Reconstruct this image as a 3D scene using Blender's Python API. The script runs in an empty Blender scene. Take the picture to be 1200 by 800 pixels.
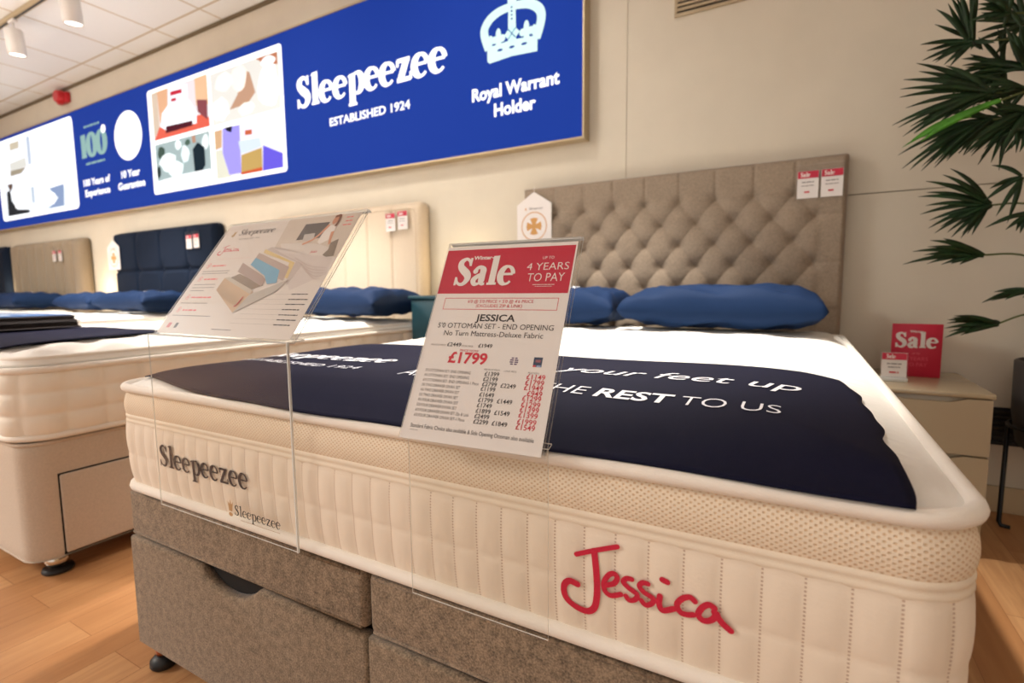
import bpy, bmesh, math, random
from mathutils import Vector, Matrix, Euler
random.seed(7)
PI = math.pi
SC = bpy.context.scene
COL = SC.collection

# ------------------------------------------------------------------ camera, world, lights, exposure
cam_d = bpy.data.cameras.new('camera')
cam = bpy.data.objects.new('camera', cam_d)
COL.objects.link(cam)
_R = Vector((0.87348308, 0.48677053, -0.00904255))
_U = Vector((-0.04108037, 0.09219823, 0.9948929))
_F = Vector((-0.48511825, 0.86865064, -0.10053031))
CAM = Vector((1.34939789, -0.57326679, 0.89860035))
cam.matrix_world = Matrix(((_R.x, _U.x, -_F.x, CAM.x), (_R.y, _U.y, -_F.y, CAM.y), (_R.z, _U.z, -_F.z, CAM.z), (0, 0, 0, 1)))
cam_d.sensor_width = 36.0
cam_d.lens = 606.0 / 1200 * 36
cam_d.clip_start = 0.02
cam_d.dof.use_dof = True
cam_d.dof.focus_distance = 0.80
cam_d.dof.aperture_fstop = 4.0
SC.camera = cam

world = bpy.data.worlds.new('shop_ambient')
SC.world = world
world.use_nodes = True
wb = world.node_tree.nodes['Background']
wb.inputs[0].default_value = (1.0, 0.955, 0.91, 1)
wb.inputs[1].default_value = 0.80

SC.view_settings.view_transform = 'Standard'
SC.view_settings.look = 'None'
SC.view_settings.gamma = 1.0
SC.view_settings.exposure = 0.28
SC.view_settings.use_curve_mapping = False

WARM = (1.0, 0.95, 0.88)


def area_light(name, loc, size, energy, color=WARM, rot=(0, 0, 0), sy=None):
    d = bpy.data.lights.new(name, 'AREA')
    d.energy = energy
    d.color = color
    d.shape = 'RECTANGLE'
    d.size = size
    d.size_y = sy or size
    o = bpy.data.objects.new(name, d)
    o.location = loc
    o.rotation_euler = rot
    COL.objects.link(o)
    return o


def spot_light(name, loc, target, energy, angle=70, blend=.6, color=WARM, radius=.04):
    d = bpy.data.lights.new(name, 'SPOT')
    d.energy = energy
    d.color = color
    d.spot_size = math.radians(angle)
    d.spot_blend = blend
    d.shadow_soft_size = radius
    o = bpy.data.objects.new(name, d)
    o.location = loc
    o.rotation_euler = (Vector(target) - Vector(loc)).to_track_quat('-Z', 'Y').to_euler()
    COL.objects.link(o)
    return o


def point_light(name, loc, energy, color=WARM, radius=.05):
    d = bpy.data.lights.new(name, 'POINT')
    d.energy = energy
    d.color = color
    d.shadow_soft_size = radius
    o = bpy.data.objects.new(name, d)
    o.location = loc
    COL.objects.link(o)
    return o


# unseen fill lights added below the ceiling in front of the beds
area_light('front_fill_light', (1.9, -1.9, 2.95), 1.2, 10)
area_light('front_fill_light', (-4.0, -2.4, 2.95), 1.2, 210)
# track spots aimed at the beds
spot_light('track_spot_light', (0.55, 1.24, 2.70), (0.6, 1.1, .7), 300, 66)
spot_light('track_spot_light', (-1.25, 1.24, 2.70), (-1.3, 1.2, .7), 280, 66)
spot_light('track_spot_light', (-3.10, 1.24, 2.70), (-3.5, 1.25, .7), 280, 66)
spot_light('track_spot_light', (-4.05, 1.24, 2.70), (-4.6, 1.2, .7), 130, 66)
# spots added without fittings to brighten the back wall
for wx, we in ((-5.6, 14), (-3.4, 14), (-1.7, 30), (-.3, 34)):
    spot_light('wall_fill_light', (wx, 1.05, 2.85), (wx, 2.1, 1.6), we, 110, 1.0, radius=.08)
# unseen upward fill, added to brighten the ceiling
area_light('ceiling_fill_light', (-4.5, -1.5, 1.9), 1.6, 60, (.93, .97, 1), (PI, 0, 0))
# bedside lights down between the beds
point_light('bedside_light', (-0.42, 1.93, 1.0), 2.2, (1, .78, .48))
point_light('bedside_light', (-2.50, 1.90, 0.95), 1.0, (1, .78, .48))
point_light('bedside_light', (-4.88, 1.95, .95), 2.2, (1, .78, .48))
point_light('bedside_light', (-7.13, 1.95, .95), 2.5, (1, .78, .48))


# ------------------------------------------------------------------ materials
def lin(c):
    return tuple(((x / 255) / 12.92 if x / 255 <= .04045 else ((x / 255 + .055) / 1.055) ** 2.4) for x in c)


class NT:
    def __init__(s, name):
        s.m = bpy.data.materials.new(name)
        s.m.use_nodes = True
        s.t = s.m.node_tree
        s.b = s.t.nodes['Principled BSDF']
        s.out = s.t.nodes['Material Output']

    def n(s, typ, **kw):
        nd = s.t.nodes.new(typ)
        for k, v in kw.items():
            if k.startswith('i_'):
                nd.inputs[k[2:].replace('_', ' ')].default_value = v
            else:
                setattr(nd, k, v)
        return nd

    def l(s, a, b):
        s.t.links.new(a, b)

    def math(s, op, a, b=None, c=None):
        nd = s.n('ShaderNodeMath', operation=op)
        for i, v in enumerate((a, b, c)):
            if v is None:
                continue
            if isinstance(v, (int, float)):
                nd.inputs[i].default_value = v
            else:
                s.l(v, nd.inputs[i])
        return nd.outputs[0]

    def mix(s, fac, a, b):
        nd = s.n('ShaderNodeMix', data_type='RGBA')
        for inp, v in ((nd.inputs[0], fac), (nd.inputs[6], a), (nd.inputs[7], b)):
            if isinstance(v, (int, float)):
                inp.default_value = v
            elif isinstance(v, tuple):
                inp.default_value = v + (1,) if len(v) == 3 else v
            else:
                s.l(v, inp)
        return nd.outputs[2]


def principled(name, rgb, rough=.6, metal=0, spec=.5, sheen=0, coat=0, noise=None, bump=None, linear=False):
    """noise=(scale, amount); bump=(scale, strength)"""
    t = NT(name)
    c = rgb if linear else lin(rgb)
    t.b.inputs['Base Color'].default_value = c + (1,)
    t.b.inputs['Roughness'].default_value = rough
    t.b.inputs['Metallic'].default_value = metal
    t.b.inputs['Specular IOR Level'].default_value = spec
    t.b.inputs['Sheen Weight'].default_value = sheen
    t.b.inputs['Coat Weight'].default_value = coat
    tc = t.n('ShaderNodeTexCoord')
    if noise:
        nz = t.n('ShaderNodeTexNoise', i_Scale=noise[0], i_Detail=4.0)
        t.l(tc.outputs['Object'], nz.inputs['Vector'])
        a = noise[1]
        f = t.n('ShaderNodeMapRange')
        f.inputs[1].default_value = .3
        f.inputs[2].default_value = .7
        t.l(nz.outputs['Fac'], f.inputs[0])
        t.l(t.mix(f.outputs[0], tuple(x * (1 - a) for x in c), tuple(min(1, x * (1 + a)) for x in c)), t.b.inputs['Base Color'])
    if bump:
        nz = t.n('ShaderNodeTexNoise', i_Scale=bump[0], i_Detail=3.0)
        t.l(tc.outputs['Object'], nz.inputs['Vector'])
        bp = t.n('ShaderNodeBump', i_Strength=bump[1], i_Distance=.002)
        t.l(nz.outputs['Fac'], bp.inputs['Height'])
        t.l(bp.outputs[0], t.b.inputs['Normal'])
    return t.m


def emit(name, rgb, strength=1.0, rough=.9):
    t = NT(name)
    c = lin(rgb)
    t.b.inputs['Base Color'].default_value = tuple(x * .25 for x in c) + (1,)
    t.b.inputs['Roughness'].default_value = rough
    t.b.inputs['Specular IOR Level'].default_value = .1
    t.b.inputs['Emission Color'].default_value = c + (1,)
    t.b.inputs['Emission Strength'].default_value = strength
    return t.m


def woven(name, rgb, scale=900, amt=.45, rough=.95, sheen=.15):
    t = NT(name)
    c = lin(rgb)
    tc = t.n('ShaderNodeTexCoord')
    v = t.n('ShaderNodeTexNoise', i_Scale=scale, i_Detail=2.0, i_Roughness=.7)
    t.l(tc.outputs['Object'], v.inputs['Vector'])
    v2 = t.n('ShaderNodeTexNoise', i_Scale=scale * .22, i_Detail=3.0)
    t.l(tc.outputs['Object'], v2.inputs['Vector'])
    s = t.math('ADD', t.math('MULTIPLY', v.outputs['Fac'], .65), t.math('MULTIPLY', v2.outputs['Fac'], .35))
    mr = t.n('ShaderNodeMapRange')
    mr.inputs[1].default_value = .35
    mr.inputs[2].default_value = .65
    t.l(s, mr.inputs[0])
    t.l(t.mix(mr.outputs[0], tuple(x * (1 - amt) for x in c), tuple(min(1, x * (1 + amt)) for x in c)), t.b.inputs['Base Color'])
    t.b.inputs['Roughness'].default_value = rough
    t.b.inputs['Sheen Weight'].default_value = sheen
    t.b.inputs['Specular IOR Level'].default_value = .25
    bp = t.n('ShaderNodeBump', i_Strength=.5, i_Distance=.0012)
    t.l(s, bp.inputs['Height'])
    t.l(bp.outputs[0], t.b.inputs['Normal'])
    return t.m


def quilt_mat(name, rgb, pitch, dots=True):
    """quilted cover: stitch holes run down each seam (UV in metres)"""
    t = NT(name)
    c = lin(rgb)
    t.b.inputs['Roughness'].default_value = .85
    t.b.inputs['Sheen Weight'].default_value = .2
    uv = t.n('ShaderNodeUVMap')
    sep = t.n('ShaderNodeSeparateXYZ')
    t.l(uv.outputs[0], sep.inputs[0])
    base = c
    if dots:
        fu = t.math('PINGPONG', sep.outputs[0], pitch / 2)
        near = t.math('LESS_THAN', fu, .0011)
        fv = t.math('FRACT', t.math('DIVIDE', sep.outputs[1], .0042))
        hole = t.math('LESS_THAN', fv, .5)
        f = t.math('MULTIPLY', t.math('MULTIPLY', near, hole), .55)
        t.l(t.mix(f, c, lin((150, 100, 60))), t.b.inputs['Base Color'])
    else:
        t.b.inputs['Base Color'].default_value = c + (1,)
    nz = t.n('ShaderNodeTexNoise', i_Scale=260.0, i_Detail=3.0)
    t.l(uv.outputs[0], nz.inputs['Vector'])
    bp = t.n('ShaderNodeBump', i_Strength=.25, i_Distance=.001)
    t.l(nz.outputs['Fac'], bp.inputs['Height'])
    t.l(bp.outputs[0], t.b.inputs['Normal'])
    return t.m


def mesh_knit(name, rgb, hole, pitch=.0072):
    t = NT(name)
    uv = t.n('ShaderNodeUVMap')
    sep = t.n('ShaderNodeSeparateXYZ')
    t.l(uv.outputs[0], sep.inputs[0])
    k = PI / pitch
    a = t.math('SINE', t.math('MULTIPLY', sep.outputs[0], k))
    b = t.math('SINE', t.math('MULTIPLY', sep.outputs[1], k * 1.35))
    p = t.math('MULTIPLY', a, b)
    mr = t.n('ShaderNodeMapRange', interpolation_type='SMOOTHSTEP')
    mr.inputs[1].default_value = .15
    mr.inputs[2].default_value = .75
    t.l(t.math('ABSOLUTE', p), mr.inputs[0])
    # only every other lobe is an opening: a diagonal lattice
    pos = t.math('MULTIPLY', mr.outputs[0], t.math('GREATER_THAN', p, 0.0))
    t.l(t.mix(pos, lin(rgb), lin(hole)), t.b.inputs['Base Color'])
    t.b.inputs['Roughness'].default_value = .8
    bp = t.n('ShaderNodeBump', i_Strength=.6, i_Distance=.0015, invert=True)
    t.l(pos, bp.inputs['Height'])
    t.l(bp.outputs[0], t.b.inputs['Normal'])
    return t.m


def acrylic(name, edge=False):
    t = NT(name)
    t.t.nodes.remove(t.b)
    tr = t.n('ShaderNodeBsdfTransparent')
    tr.inputs[0].default_value = (.985, .985, .98, 1)
    gl = t.n('ShaderNodeBsdfGlossy')
    gl.inputs['Roughness'].default_value = .03
    df = t.n('ShaderNodeBsdfDiffuse')
    df.inputs[0].default_value = (.9, .92, .9, 1)
    gm = t.n('ShaderNodeNewGeometry')
    dp = t.n('ShaderNodeVectorMath', operation='DOT_PRODUCT')
    t.l(gm.outputs['Normal'], dp.inputs[0])
    t.l(gm.outputs['Incoming'], dp.inputs[1])
    f5 = t.math('POWER', t.math('SUBTRACT', 1.0, t.math('ABSOLUTE', dp.outputs['Value'])), 5.0)
    fr = t.math('MULTIPLY_ADD', f5, .5, .012)      # Schlick reflectance of a thin clear sheet
    m1 = t.n('ShaderNodeMixShader')
    t.l(fr, m1.inputs[0])
    t.l(tr.outputs[0], m1.inputs[1])
    t.l(gl.outputs[0], m1.inputs[2])
    m2 = t.n('ShaderNodeMixShader')
    m2.inputs[0].default_value = 0.75 if edge else .004
    t.l(m1.outputs[0], m2.inputs[1])
    t.l(df.outputs[0], m2.inputs[2])
    t.l(m2.outputs[0], t.out.inputs[0])
    return t.m


def floor_mat():
    t = NT('wood_laminate')
    tc = t.n('ShaderNodeTexCoord')
    mp = t.n('ShaderNodeMapping')
    mp.inputs['Rotation'].default_value = (0, 0, PI / 2)
    t.l(tc.outputs['Object'], mp.inputs[0])
    br = t.n('ShaderNodeTexBrick', offset=.37, squash=1.0)
    br.inputs['Color1'].default_value = lin((206, 158, 110)) + (1,)
    br.inputs['Color2'].default_value = lin((182, 130, 84)) + (1,)
    br.inputs['Mortar'].default_value = lin((140, 90, 52)) + (1,)
    br.inputs['Scale'].default_value = 1.0
    br.inputs['Mortar Size'].default_value = .0009
    br.inputs['Brick Width'].default_value = 1.25
    br.inputs['Row Height'].default_value = .125
    t.l(mp.outputs[0], br.inputs['Vector'])
    m2 = t.n('ShaderNodeMapping')
    m2.inputs['Scale'].default_value = (26, 2.2, 1)
    t.l(tc.outputs['Object'], m2.inputs[0])
    nz = t.n('ShaderNodeTexNoise', i_Scale=1.6, i_Detail=6.0, i_Distortion=.8)
    t.l(m2.outputs[0], nz.inputs['Vector'])
    mr = t.n('ShaderNodeMapRange')
    mr.inputs[1].default_value = .35
    mr.inputs[2].default_value = .7
    t.l(nz.outputs['Fac'], mr.inputs[0])
    t.l(t.mix(t.math('MULTIPLY', mr.outputs[0], .5), br.outputs['Color'], lin((158, 104, 62))), t.b.inputs['Base Color'])
    t.b.inputs['Roughness'].default_value = .38
    bp = t.n('ShaderNodeBump', i_Strength=.15, i_Distance=.001)
    t.l(nz.outputs['Fac'], bp.inputs['Height'])
    t.l(bp.outputs[0], t.b.inputs['Normal'])
    return t.m


def ceiling_mat():
    t = NT('ceiling_tiles')
    tc = t.n('ShaderNodeTexCoord')
    sep = t.n('ShaderNodeSeparateXYZ')
    t.l(tc.outputs['Object'], sep.inputs[0])
    fx = t.math('PINGPONG', t.math('ADD', sep.outputs[0], 63 * .5 + 3.35 - 31.5 + 6.3), .315)
    fy = t.math('PINGPONG', t.math('ADD', sep.outputs[1], -1.905 + 6.3), .315)
    f = t.math('LESS_THAN', t.math('MINIMUM', fx, fy), .009)
    nz = t.n('ShaderNodeTexNoise', i_Scale=90.0, i_Detail=2.0)
    t.l(tc.outputs['Object'], nz.inputs['Vector'])
    tile = t.mix(t.math('MULTIPLY', nz.outputs['Fac'], .15), lin((236, 238, 238)), lin((196, 196, 194)))
    t.l(t.mix(f, tile, lin((196, 182, 160))), t.b.inputs['Base Color'])
    t.b.inputs['Roughness'].default_value = .9
    bp = t.n('ShaderNodeBump', i_Strength=.3, i_Distance=.004, invert=True)
    t.l(f, bp.inputs['Height'])
    t.l(bp.outputs[0], t.b.inputs['Normal'])
    return t.m


M = dict(
    floor=floor_mat(), ceiling=ceiling_mat(),
    wall=principled('cream_wall_board', (213, 204, 186), .8, noise=(6, .02), bump=(160, .15)),
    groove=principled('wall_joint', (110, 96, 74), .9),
    skirting=principled('painted_skirting', (188, 168, 136), .6),
    side_wall=principled('painted_wall', (214, 198, 170), .85),
    alu=principled('champagne_metal_frame', (186, 168, 134), .45, .3),
    blue_face=emit('backlit_blue', (27, 58, 150), 0.76),
    lit_white=emit('backlit_white', (255, 255, 255), 1.10),
    lit_pale=emit('backlit_pale_green', (206, 240, 232), 0.88),
    lit_sage=emit('backlit_sage', (140, 176, 172), 0.80),
    cover=quilt_mat('cream_quilt_cover', (240, 226, 206), .039),
    cover_top=principled('white_knit_top', (244, 240, 232), .9, sheen=.2, bump=(300, .2)),
    border=mesh_knit('cream_mesh_border', (242, 226, 202), (220, 190, 154), .0042),
    piping=principled('white_piping', (246, 238, 226), .7, sheen=.2, bump=(700, .4)),
    tape=principled('cream_tape', (240, 226, 204), .7, bump=(700, .3)),
    cover_square=quilt_mat('cream_square_quilt_cover', (246, 237, 222), .1, dots=False),
    taupe=woven('grey_taupe_weave', (136, 118, 98), 300, .55),
    gap_shade=principled('painted_gap_shade', (24, 18, 14), .9),  # near-black colour standing in for the shade inside gaps
    beige=woven('beige_weave', (202, 186, 168), 700, .10),
    grey_tuft=woven('grey_brown_weave', (152, 136, 118), 420, .22),
    cream_hb=woven('cream_weave', (218, 200, 176), 600, .08),
    navy_hb=woven('navy_weave', (14, 27, 46), 500, .2, .95, 0),
    ribbed_hb=woven('stone_weave', (150, 134, 112), 500, .15),
    navy=principled('navy_satin', (10, 37, 72), .75, spec=.2, bump=(14, .35)),
    runner=principled('midnight_cloth', (14, 15, 40), .8, spec=.15, bump=(500, .2)),
    print_white=principled('white_print', (240, 240, 245), .6),
    red_thread=principled('red_embroidery', (206, 28, 62), .7, bump=(500, .4)),
    brown_thread=principled('brown_embroidery', (42, 20, 16), .8, bump=(500, .3)),
    paper=principled('white_card', (234, 228, 224), .55),
    paper_info=principled('cream_card', (216, 206, 198), .5),
    red=principled('red_print', (196, 30, 62), .5),
    red_text=principled('red_ink', (206, 32, 56), .6),
    black_text=principled('black_ink', (36, 30, 32), .6),
    grey_text=principled('grey_ink', (120, 112, 110), .6),
    pink_text=principled('pink_ink', (226, 104, 104), .6),
    acrylic=acrylic('clear_acrylic'), acrylic_edge=acrylic('clear_acrylic_edge', True),
    chrome=principled('chrome', (214, 206, 192), .15, 1.0),
    copper=principled('copper_metal', (176, 108, 74), .3, 1.0),
    black=principled('black_plastic', (16, 15, 16), .5),
    black_metal=principled('black_powder_coat', (20, 20, 22), .45, .2),
    gloss_beige=principled('stone_gloss_lacquer', (182, 167, 138), .25, coat=.3),
    teal=principled('teal_painted_wood', (22, 66, 78), .5),
    white_paint=principled('white_lamp_body', (232, 228, 222), .4),
    lamp_on=emit('lit_lamp_mouth', (255, 250, 240), 3.0),
    alarm=principled('red_alarm_plastic', (190, 22, 34), .35),
    gold=principled('gold_print', (206, 152, 84), .5),
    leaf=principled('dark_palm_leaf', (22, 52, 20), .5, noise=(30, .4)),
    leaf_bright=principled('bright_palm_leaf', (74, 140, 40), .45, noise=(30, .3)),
    stem=principled('palm_stem', (84, 96, 50), .6),
    trunk=principled('palm_trunk', (70, 54, 36), .9, bump=(60, .8)),
    planter=principled('charcoal_planter', (58, 54, 52), .6, bump=(40, .2)),
    soil=principled('dark_soil', (34, 25, 18), .95, bump=(60, 1)),
    vent_metal=principled('beige_vent_metal', (176, 158, 128), .5),
    dark_vent=principled('black_vent_metal', (22, 20, 18), .6),
    book_dark=principled('dark_brown_book_board', (40, 26, 24), .6),
    book_blue=principled('blue_brochure_cover', (58, 104, 164), .4),
    page=principled('page_edges', (220, 205, 190), .8),
    gold_plate=principled('brass_plate', (176, 140, 80), .4, .4),
)


def cmat(rgb, lit=False, rough=.55):
    k = ('lit' if lit else 'ink') + '_%d_%d_%d' % rgb
    if k not in M:
        M[k] = emit(k, rgb, .95) if lit else principled(k, rgb, rough)
    return M[k]


# ------------------------------------------------------------------ mesh helpers
class MB:
    def __init__(s):
        s.v = []
        s.f = []
        s.m = []
        s.uv = None
        s.smooth = []

    def face(s, idx, mat=0, smooth=False):
        s.f.append(tuple(idx))
        s.m.append(mat)
        s.smooth.append(smooth)

    def poly(s, pts, mat=0):
        b = len(s.v)
        s.v += [tuple(p) for p in pts]
        s.face(range(b, b + len(pts)), mat)

    def raw(s, verts, faces, mat=0, smooth=False):
        b = len(s.v)
        s.v += [tuple(p) for p in verts]
        for f in faces:
            s.face([b + i for i in f], mat, smooth)

    def grid(s, fn, nu, nv, mat=0, close_u=False, smooth=True, uvfn=None, flip=False):
        b = len(s.v)
        cols = nu if close_u else nu + 1
        for j in range(nv + 1):
            for i in range(cols):
                s.v.append(tuple(fn(i / nu, j / nv)))
        for j in range(nv):
            for i in range(nu):
                a = b + j * cols + i
                c = b + j * cols + (i + 1) % cols
                q = (a, c, c + cols, a + cols)
                s.face(q[::-1] if flip else q, mat, smooth)
                if uvfn:
                    if s.uv is None:
                        s.uv = {}
                    cs = [uvfn(i / nu, j / nv), uvfn((i + 1) / nu, j / nv), uvfn((i + 1) / nu, (j + 1) / nv), uvfn(i / nu, (j + 1) / nv)]
                    s.uv[len(s.f) - 1] = cs[::-1] if flip else cs

    def box(s, lo, hi, bev=0, seg=2, mat=0, rot=None):
        bm = bmesh.new()
        bmesh.ops.create_cube(bm, size=1)
        for v in bm.verts:
            v.co = Vector([(lo[k] + hi[k]) / 2 + v.co[k] * (hi[k] - lo[k]) for k in range(3)])
        if bev > 0:
            bmesh.ops.bevel(bm, geom=list(bm.edges), offset=bev, segments=seg, profile=.5, affect='EDGES')
        if rot is not None:
            bm.transform(rot)
        s.add_bm(bm, mat, bev > 0)

    def add_bm(s, bm, mat=0, smooth=False):
        bm.verts.index_update()
        b = len(s.v)
        s.v += [tuple(v.co) for v in bm.verts]
        for f in bm.faces:
            s.face([b + v.index for v in f.verts], mat, smooth)
        bm.free()

    def tube(s, pts, r, n=10, mat=0, closed=False, cap=True):
        pts = [Vector(p) for p in pts]
        rr = r if isinstance(r, (list, tuple)) else [r] * len(pts)
        b = len(s.v)
        up = Vector((0, 0, 1))
        prev = None
        N = len(pts)
        for i, p in enumerate(pts):
            if closed:
                t = pts[(i + 1) % N] - pts[i - 1]
            else:
                t = pts[min(i + 1, N - 1)] - pts[max(i - 1, 0)]
            t.normalize()
            if prev is None:
                a = t.cross(up)
                if a.length < 1e-3:
                    a = t.cross(Vector((1, 0, 0)))
            else:
                a = prev - t * prev.dot(t)
            a.normalize()
            prev = a
            c = t.cross(a)
            for k in range(n):
                th = 2 * PI * k / n
                s.v.append(tuple(p + (a * math.cos(th) + c * math.sin(th)) * rr[i]))
        for i in range(N if closed else N - 1):
            for k in range(n):
                i2 = (i + 1) % N
                s.face((b + i * n + k, b + i * n + (k + 1) % n, b + i2 * n + (k + 1) % n, b + i2 * n + k), mat, True)
        if cap and not closed:
            s.face([b + k for k in range(n)][::-1], mat)
            s.face([b + (N - 1) * n + k for k in range(n)], mat)

    def lathe(s, prof, n=24, c=(0, 0, 0), mat=0, axis='z'):
        b = len(s.v)
        for r, z in prof:
            for k in range(n):
                th = 2 * PI * k / n
                p = (r * math.cos(th), r * math.sin(th), z)
                if axis == 'y':
                    p = (p[0], p[2], p[1])
                s.v.append((c[0] + p[0], c[1] + p[1], c[2] + p[2]))
        for i in range(len(prof) - 1):
            for k in range(n):
                s.face((b + i * n + k, b + i * n + (k + 1) % n, b + (i + 1) * n + (k + 1) % n, b + (i + 1) * n + k), mat, True)
        s.face([b + k for k in range(n)][::-1], mat)
        s.face([b + (len(prof) - 1) * n + k for k in range(n)], mat)

    def prism(s, poly, fn0, fn1, mat=0):
        """poly: 2-D outline; fn0/fn1 map (u,v) to the two faces"""
        b = len(s.v)
        n = len(poly)
        s.v += [tuple(fn0(*p)) for p in poly] + [tuple(fn1(*p)) for p in poly]
        s.face(range(b, b + n), mat)
        s.face(range(b + 2 * n - 1, b + n - 1, -1), mat)
        for i in range(n):
            j = (i + 1) % n
            s.face((b + j, b + i, b + n + i, b + n + j), mat)

    def build(s, name, mats, parent=None, label=None, fix=True):
        me = bpy.data.meshes.new(name)
        me.from_pydata(s.v, [], s.f)
        if not isinstance(mats, (list, tuple)):
            mats = [mats]
        for m in mats:
            me.materials.append(m)
        me.polygons.foreach_set('material_index', s.m)
        me.polygons.foreach_set('use_smooth', s.smooth)
        if s.uv:
            ul = me.uv_layers.new(name='UVMap')
            for fi, cs in s.uv.items():
                p = me.polygons[fi]
                for li, c in zip(p.loop_indices, cs):
                    ul.data[li].uv = c
        me.validate()
        if fix:
            bm = bmesh.new()
            bm.from_mesh(me)
            bmesh.ops.recalc_face_normals(bm, faces=list(bm.faces))
            bm.to_mesh(me)
            bm.free()
        me.update()
        o = bpy.data.objects.new(name, me)
        COL.objects.link(o)
        if parent is not None:
            o.parent = parent
        if label:
            o['label'] = label
        return o


def thing(name, label, cat, loc=(0, 0, 0), rotz=0, group=None):
    o = bpy.data.objects.new(name, None)
    o.empty_display_size = .05
    COL.objects.link(o)
    o.location = loc
    o.rotation_euler = (0, 0, rotz)
    o['label'] = label
    o['category'] = cat
    if group:
        o['group'] = group
    return o


def tag(o, label, cat, group=None):
    o['label'] = label
    o['category'] = cat
    if group:
        o['group'] = group
    return o


def struct(mb, name, mats, label=None, cat=None):
    o = mb.build(name, mats)
    o['kind'] = 'structure'
    o['label'] = label or name.replace('_', ' ')
    o['category'] = cat or name.split('_')[0]
    return o


def copy_thing(root, loc, label, rotz=None):
    r = root.copy()
    COL.objects.link(r)
    r.location = loc
    if rotz is not None:
        r.rotation_euler = (0, 0, rotz)
    r['label'] = label
    for ch in list(root.children):
        c = ch.copy()
        COL.objects.link(c)
        c.parent = r
        for g in list(ch.children):
            d = g.copy()
            COL.objects.link(d)
            d.parent = c
    return r


# ------------------------------------------------------------------ flat lettering and printed shapes
_tc = {}


def sans(s, bold=0.0, shear=0.0):
    k = (s, bold, shear)
    if k in _tc:
        return _tc[k]
    cu = bpy.data.curves.new('t', 'FONT')
    cu.body = s
    cu.size = 1
    cu.offset = bold
    cu.shear = shear
    cu.resolution_u = 3
    ob = bpy.data.objects.new('t', cu)
    COL.objects.link(ob)
    dg = bpy.context.evaluated_depsgraph_get()
    ev = ob.evaluated_get(dg)
    me = ev.to_mesh()
    v = [(p.co.x, p.co.y) for p in me.vertices]
    f = [tuple(p.vertices) for p in me.polygons]
    ev.to_mesh_clear()
    bpy.data.objects.remove(ob)
    bpy.data.curves.remove(cu)
    x0 = min(p[0] for p in v)
    x1 = max(p[0] for p in v)
    _tc[k] = ([((x - x0), y) for x, y in v], f, x1 - x0)
    return _tc[k]


_h = sans('H')
CAP = max(p[1] for p in _h[0])


def crom(pts, n=6):
    """Catmull-Rom through points of any dimension"""
    if len(pts) < 3 or n <= 1:
        return [tuple(p) for p in pts]
    P = [pts[0]] + list(pts) + [pts[-1]]
    out = []
    for i in range(1, len(P) - 2):
        for k in range(n):
            t = k / n
            out.append(tuple(.5 * (2 * b + (c - a) * t + (2 * a - 5 * b + 4 * c - d) * t * t + (3 * b - a - 3 * c + d) * t ** 3)
                             for a, b, c, d in zip(P[i - 1], P[i], P[i + 1], P[i + 2])))
    out.append(tuple(pts[-1]))
    return out


def ribbon(pts, n=6, cap=False):
    """pts (x, y, width) -> list of quads"""
    q = crom(pts, n)
    L = []
    Rr = []
    for i, (x, y, w) in enumerate(q):
        a = q[max(i - 1, 0)]
        b = q[min(i + 1, len(q) - 1)]
        dx, dy = b[0] - a[0], b[1] - a[1]
        l = math.hypot(dx, dy) or 1
        nx, ny = -dy / l, dx / l
        L.append((x + nx * w / 2, y + ny * w / 2))
        Rr.append((x - nx * w / 2, y - ny * w / 2))
    polys = [[L[i], Rr[i], Rr[i + 1], L[i + 1]] for i in range(len(q) - 1)]
    if cap:
        for (x, y, w) in (q[0], q[-1]):
            polys.append(disc(x, y, w / 2, w / 2, 12))
    return polys


def disc(x, y, rx, ry, n=20):
    return [(x + rx * math.cos(2 * PI * k / n), y + ry * math.sin(2 * PI * k / n)) for k in range(n)]


def ring(x, y, rx, ry, w, n=28, a0=0, a1=360, wf=None, wy=None):
    pts = []
    for k in range(n + 1):
        a = math.radians(a0 + (a1 - a0) * k / n)
        pts.append((x + rx * math.cos(a), y + ry * math.sin(a), w if wf is None else wf(a)))
    return ribbon(pts, 1)


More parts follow.
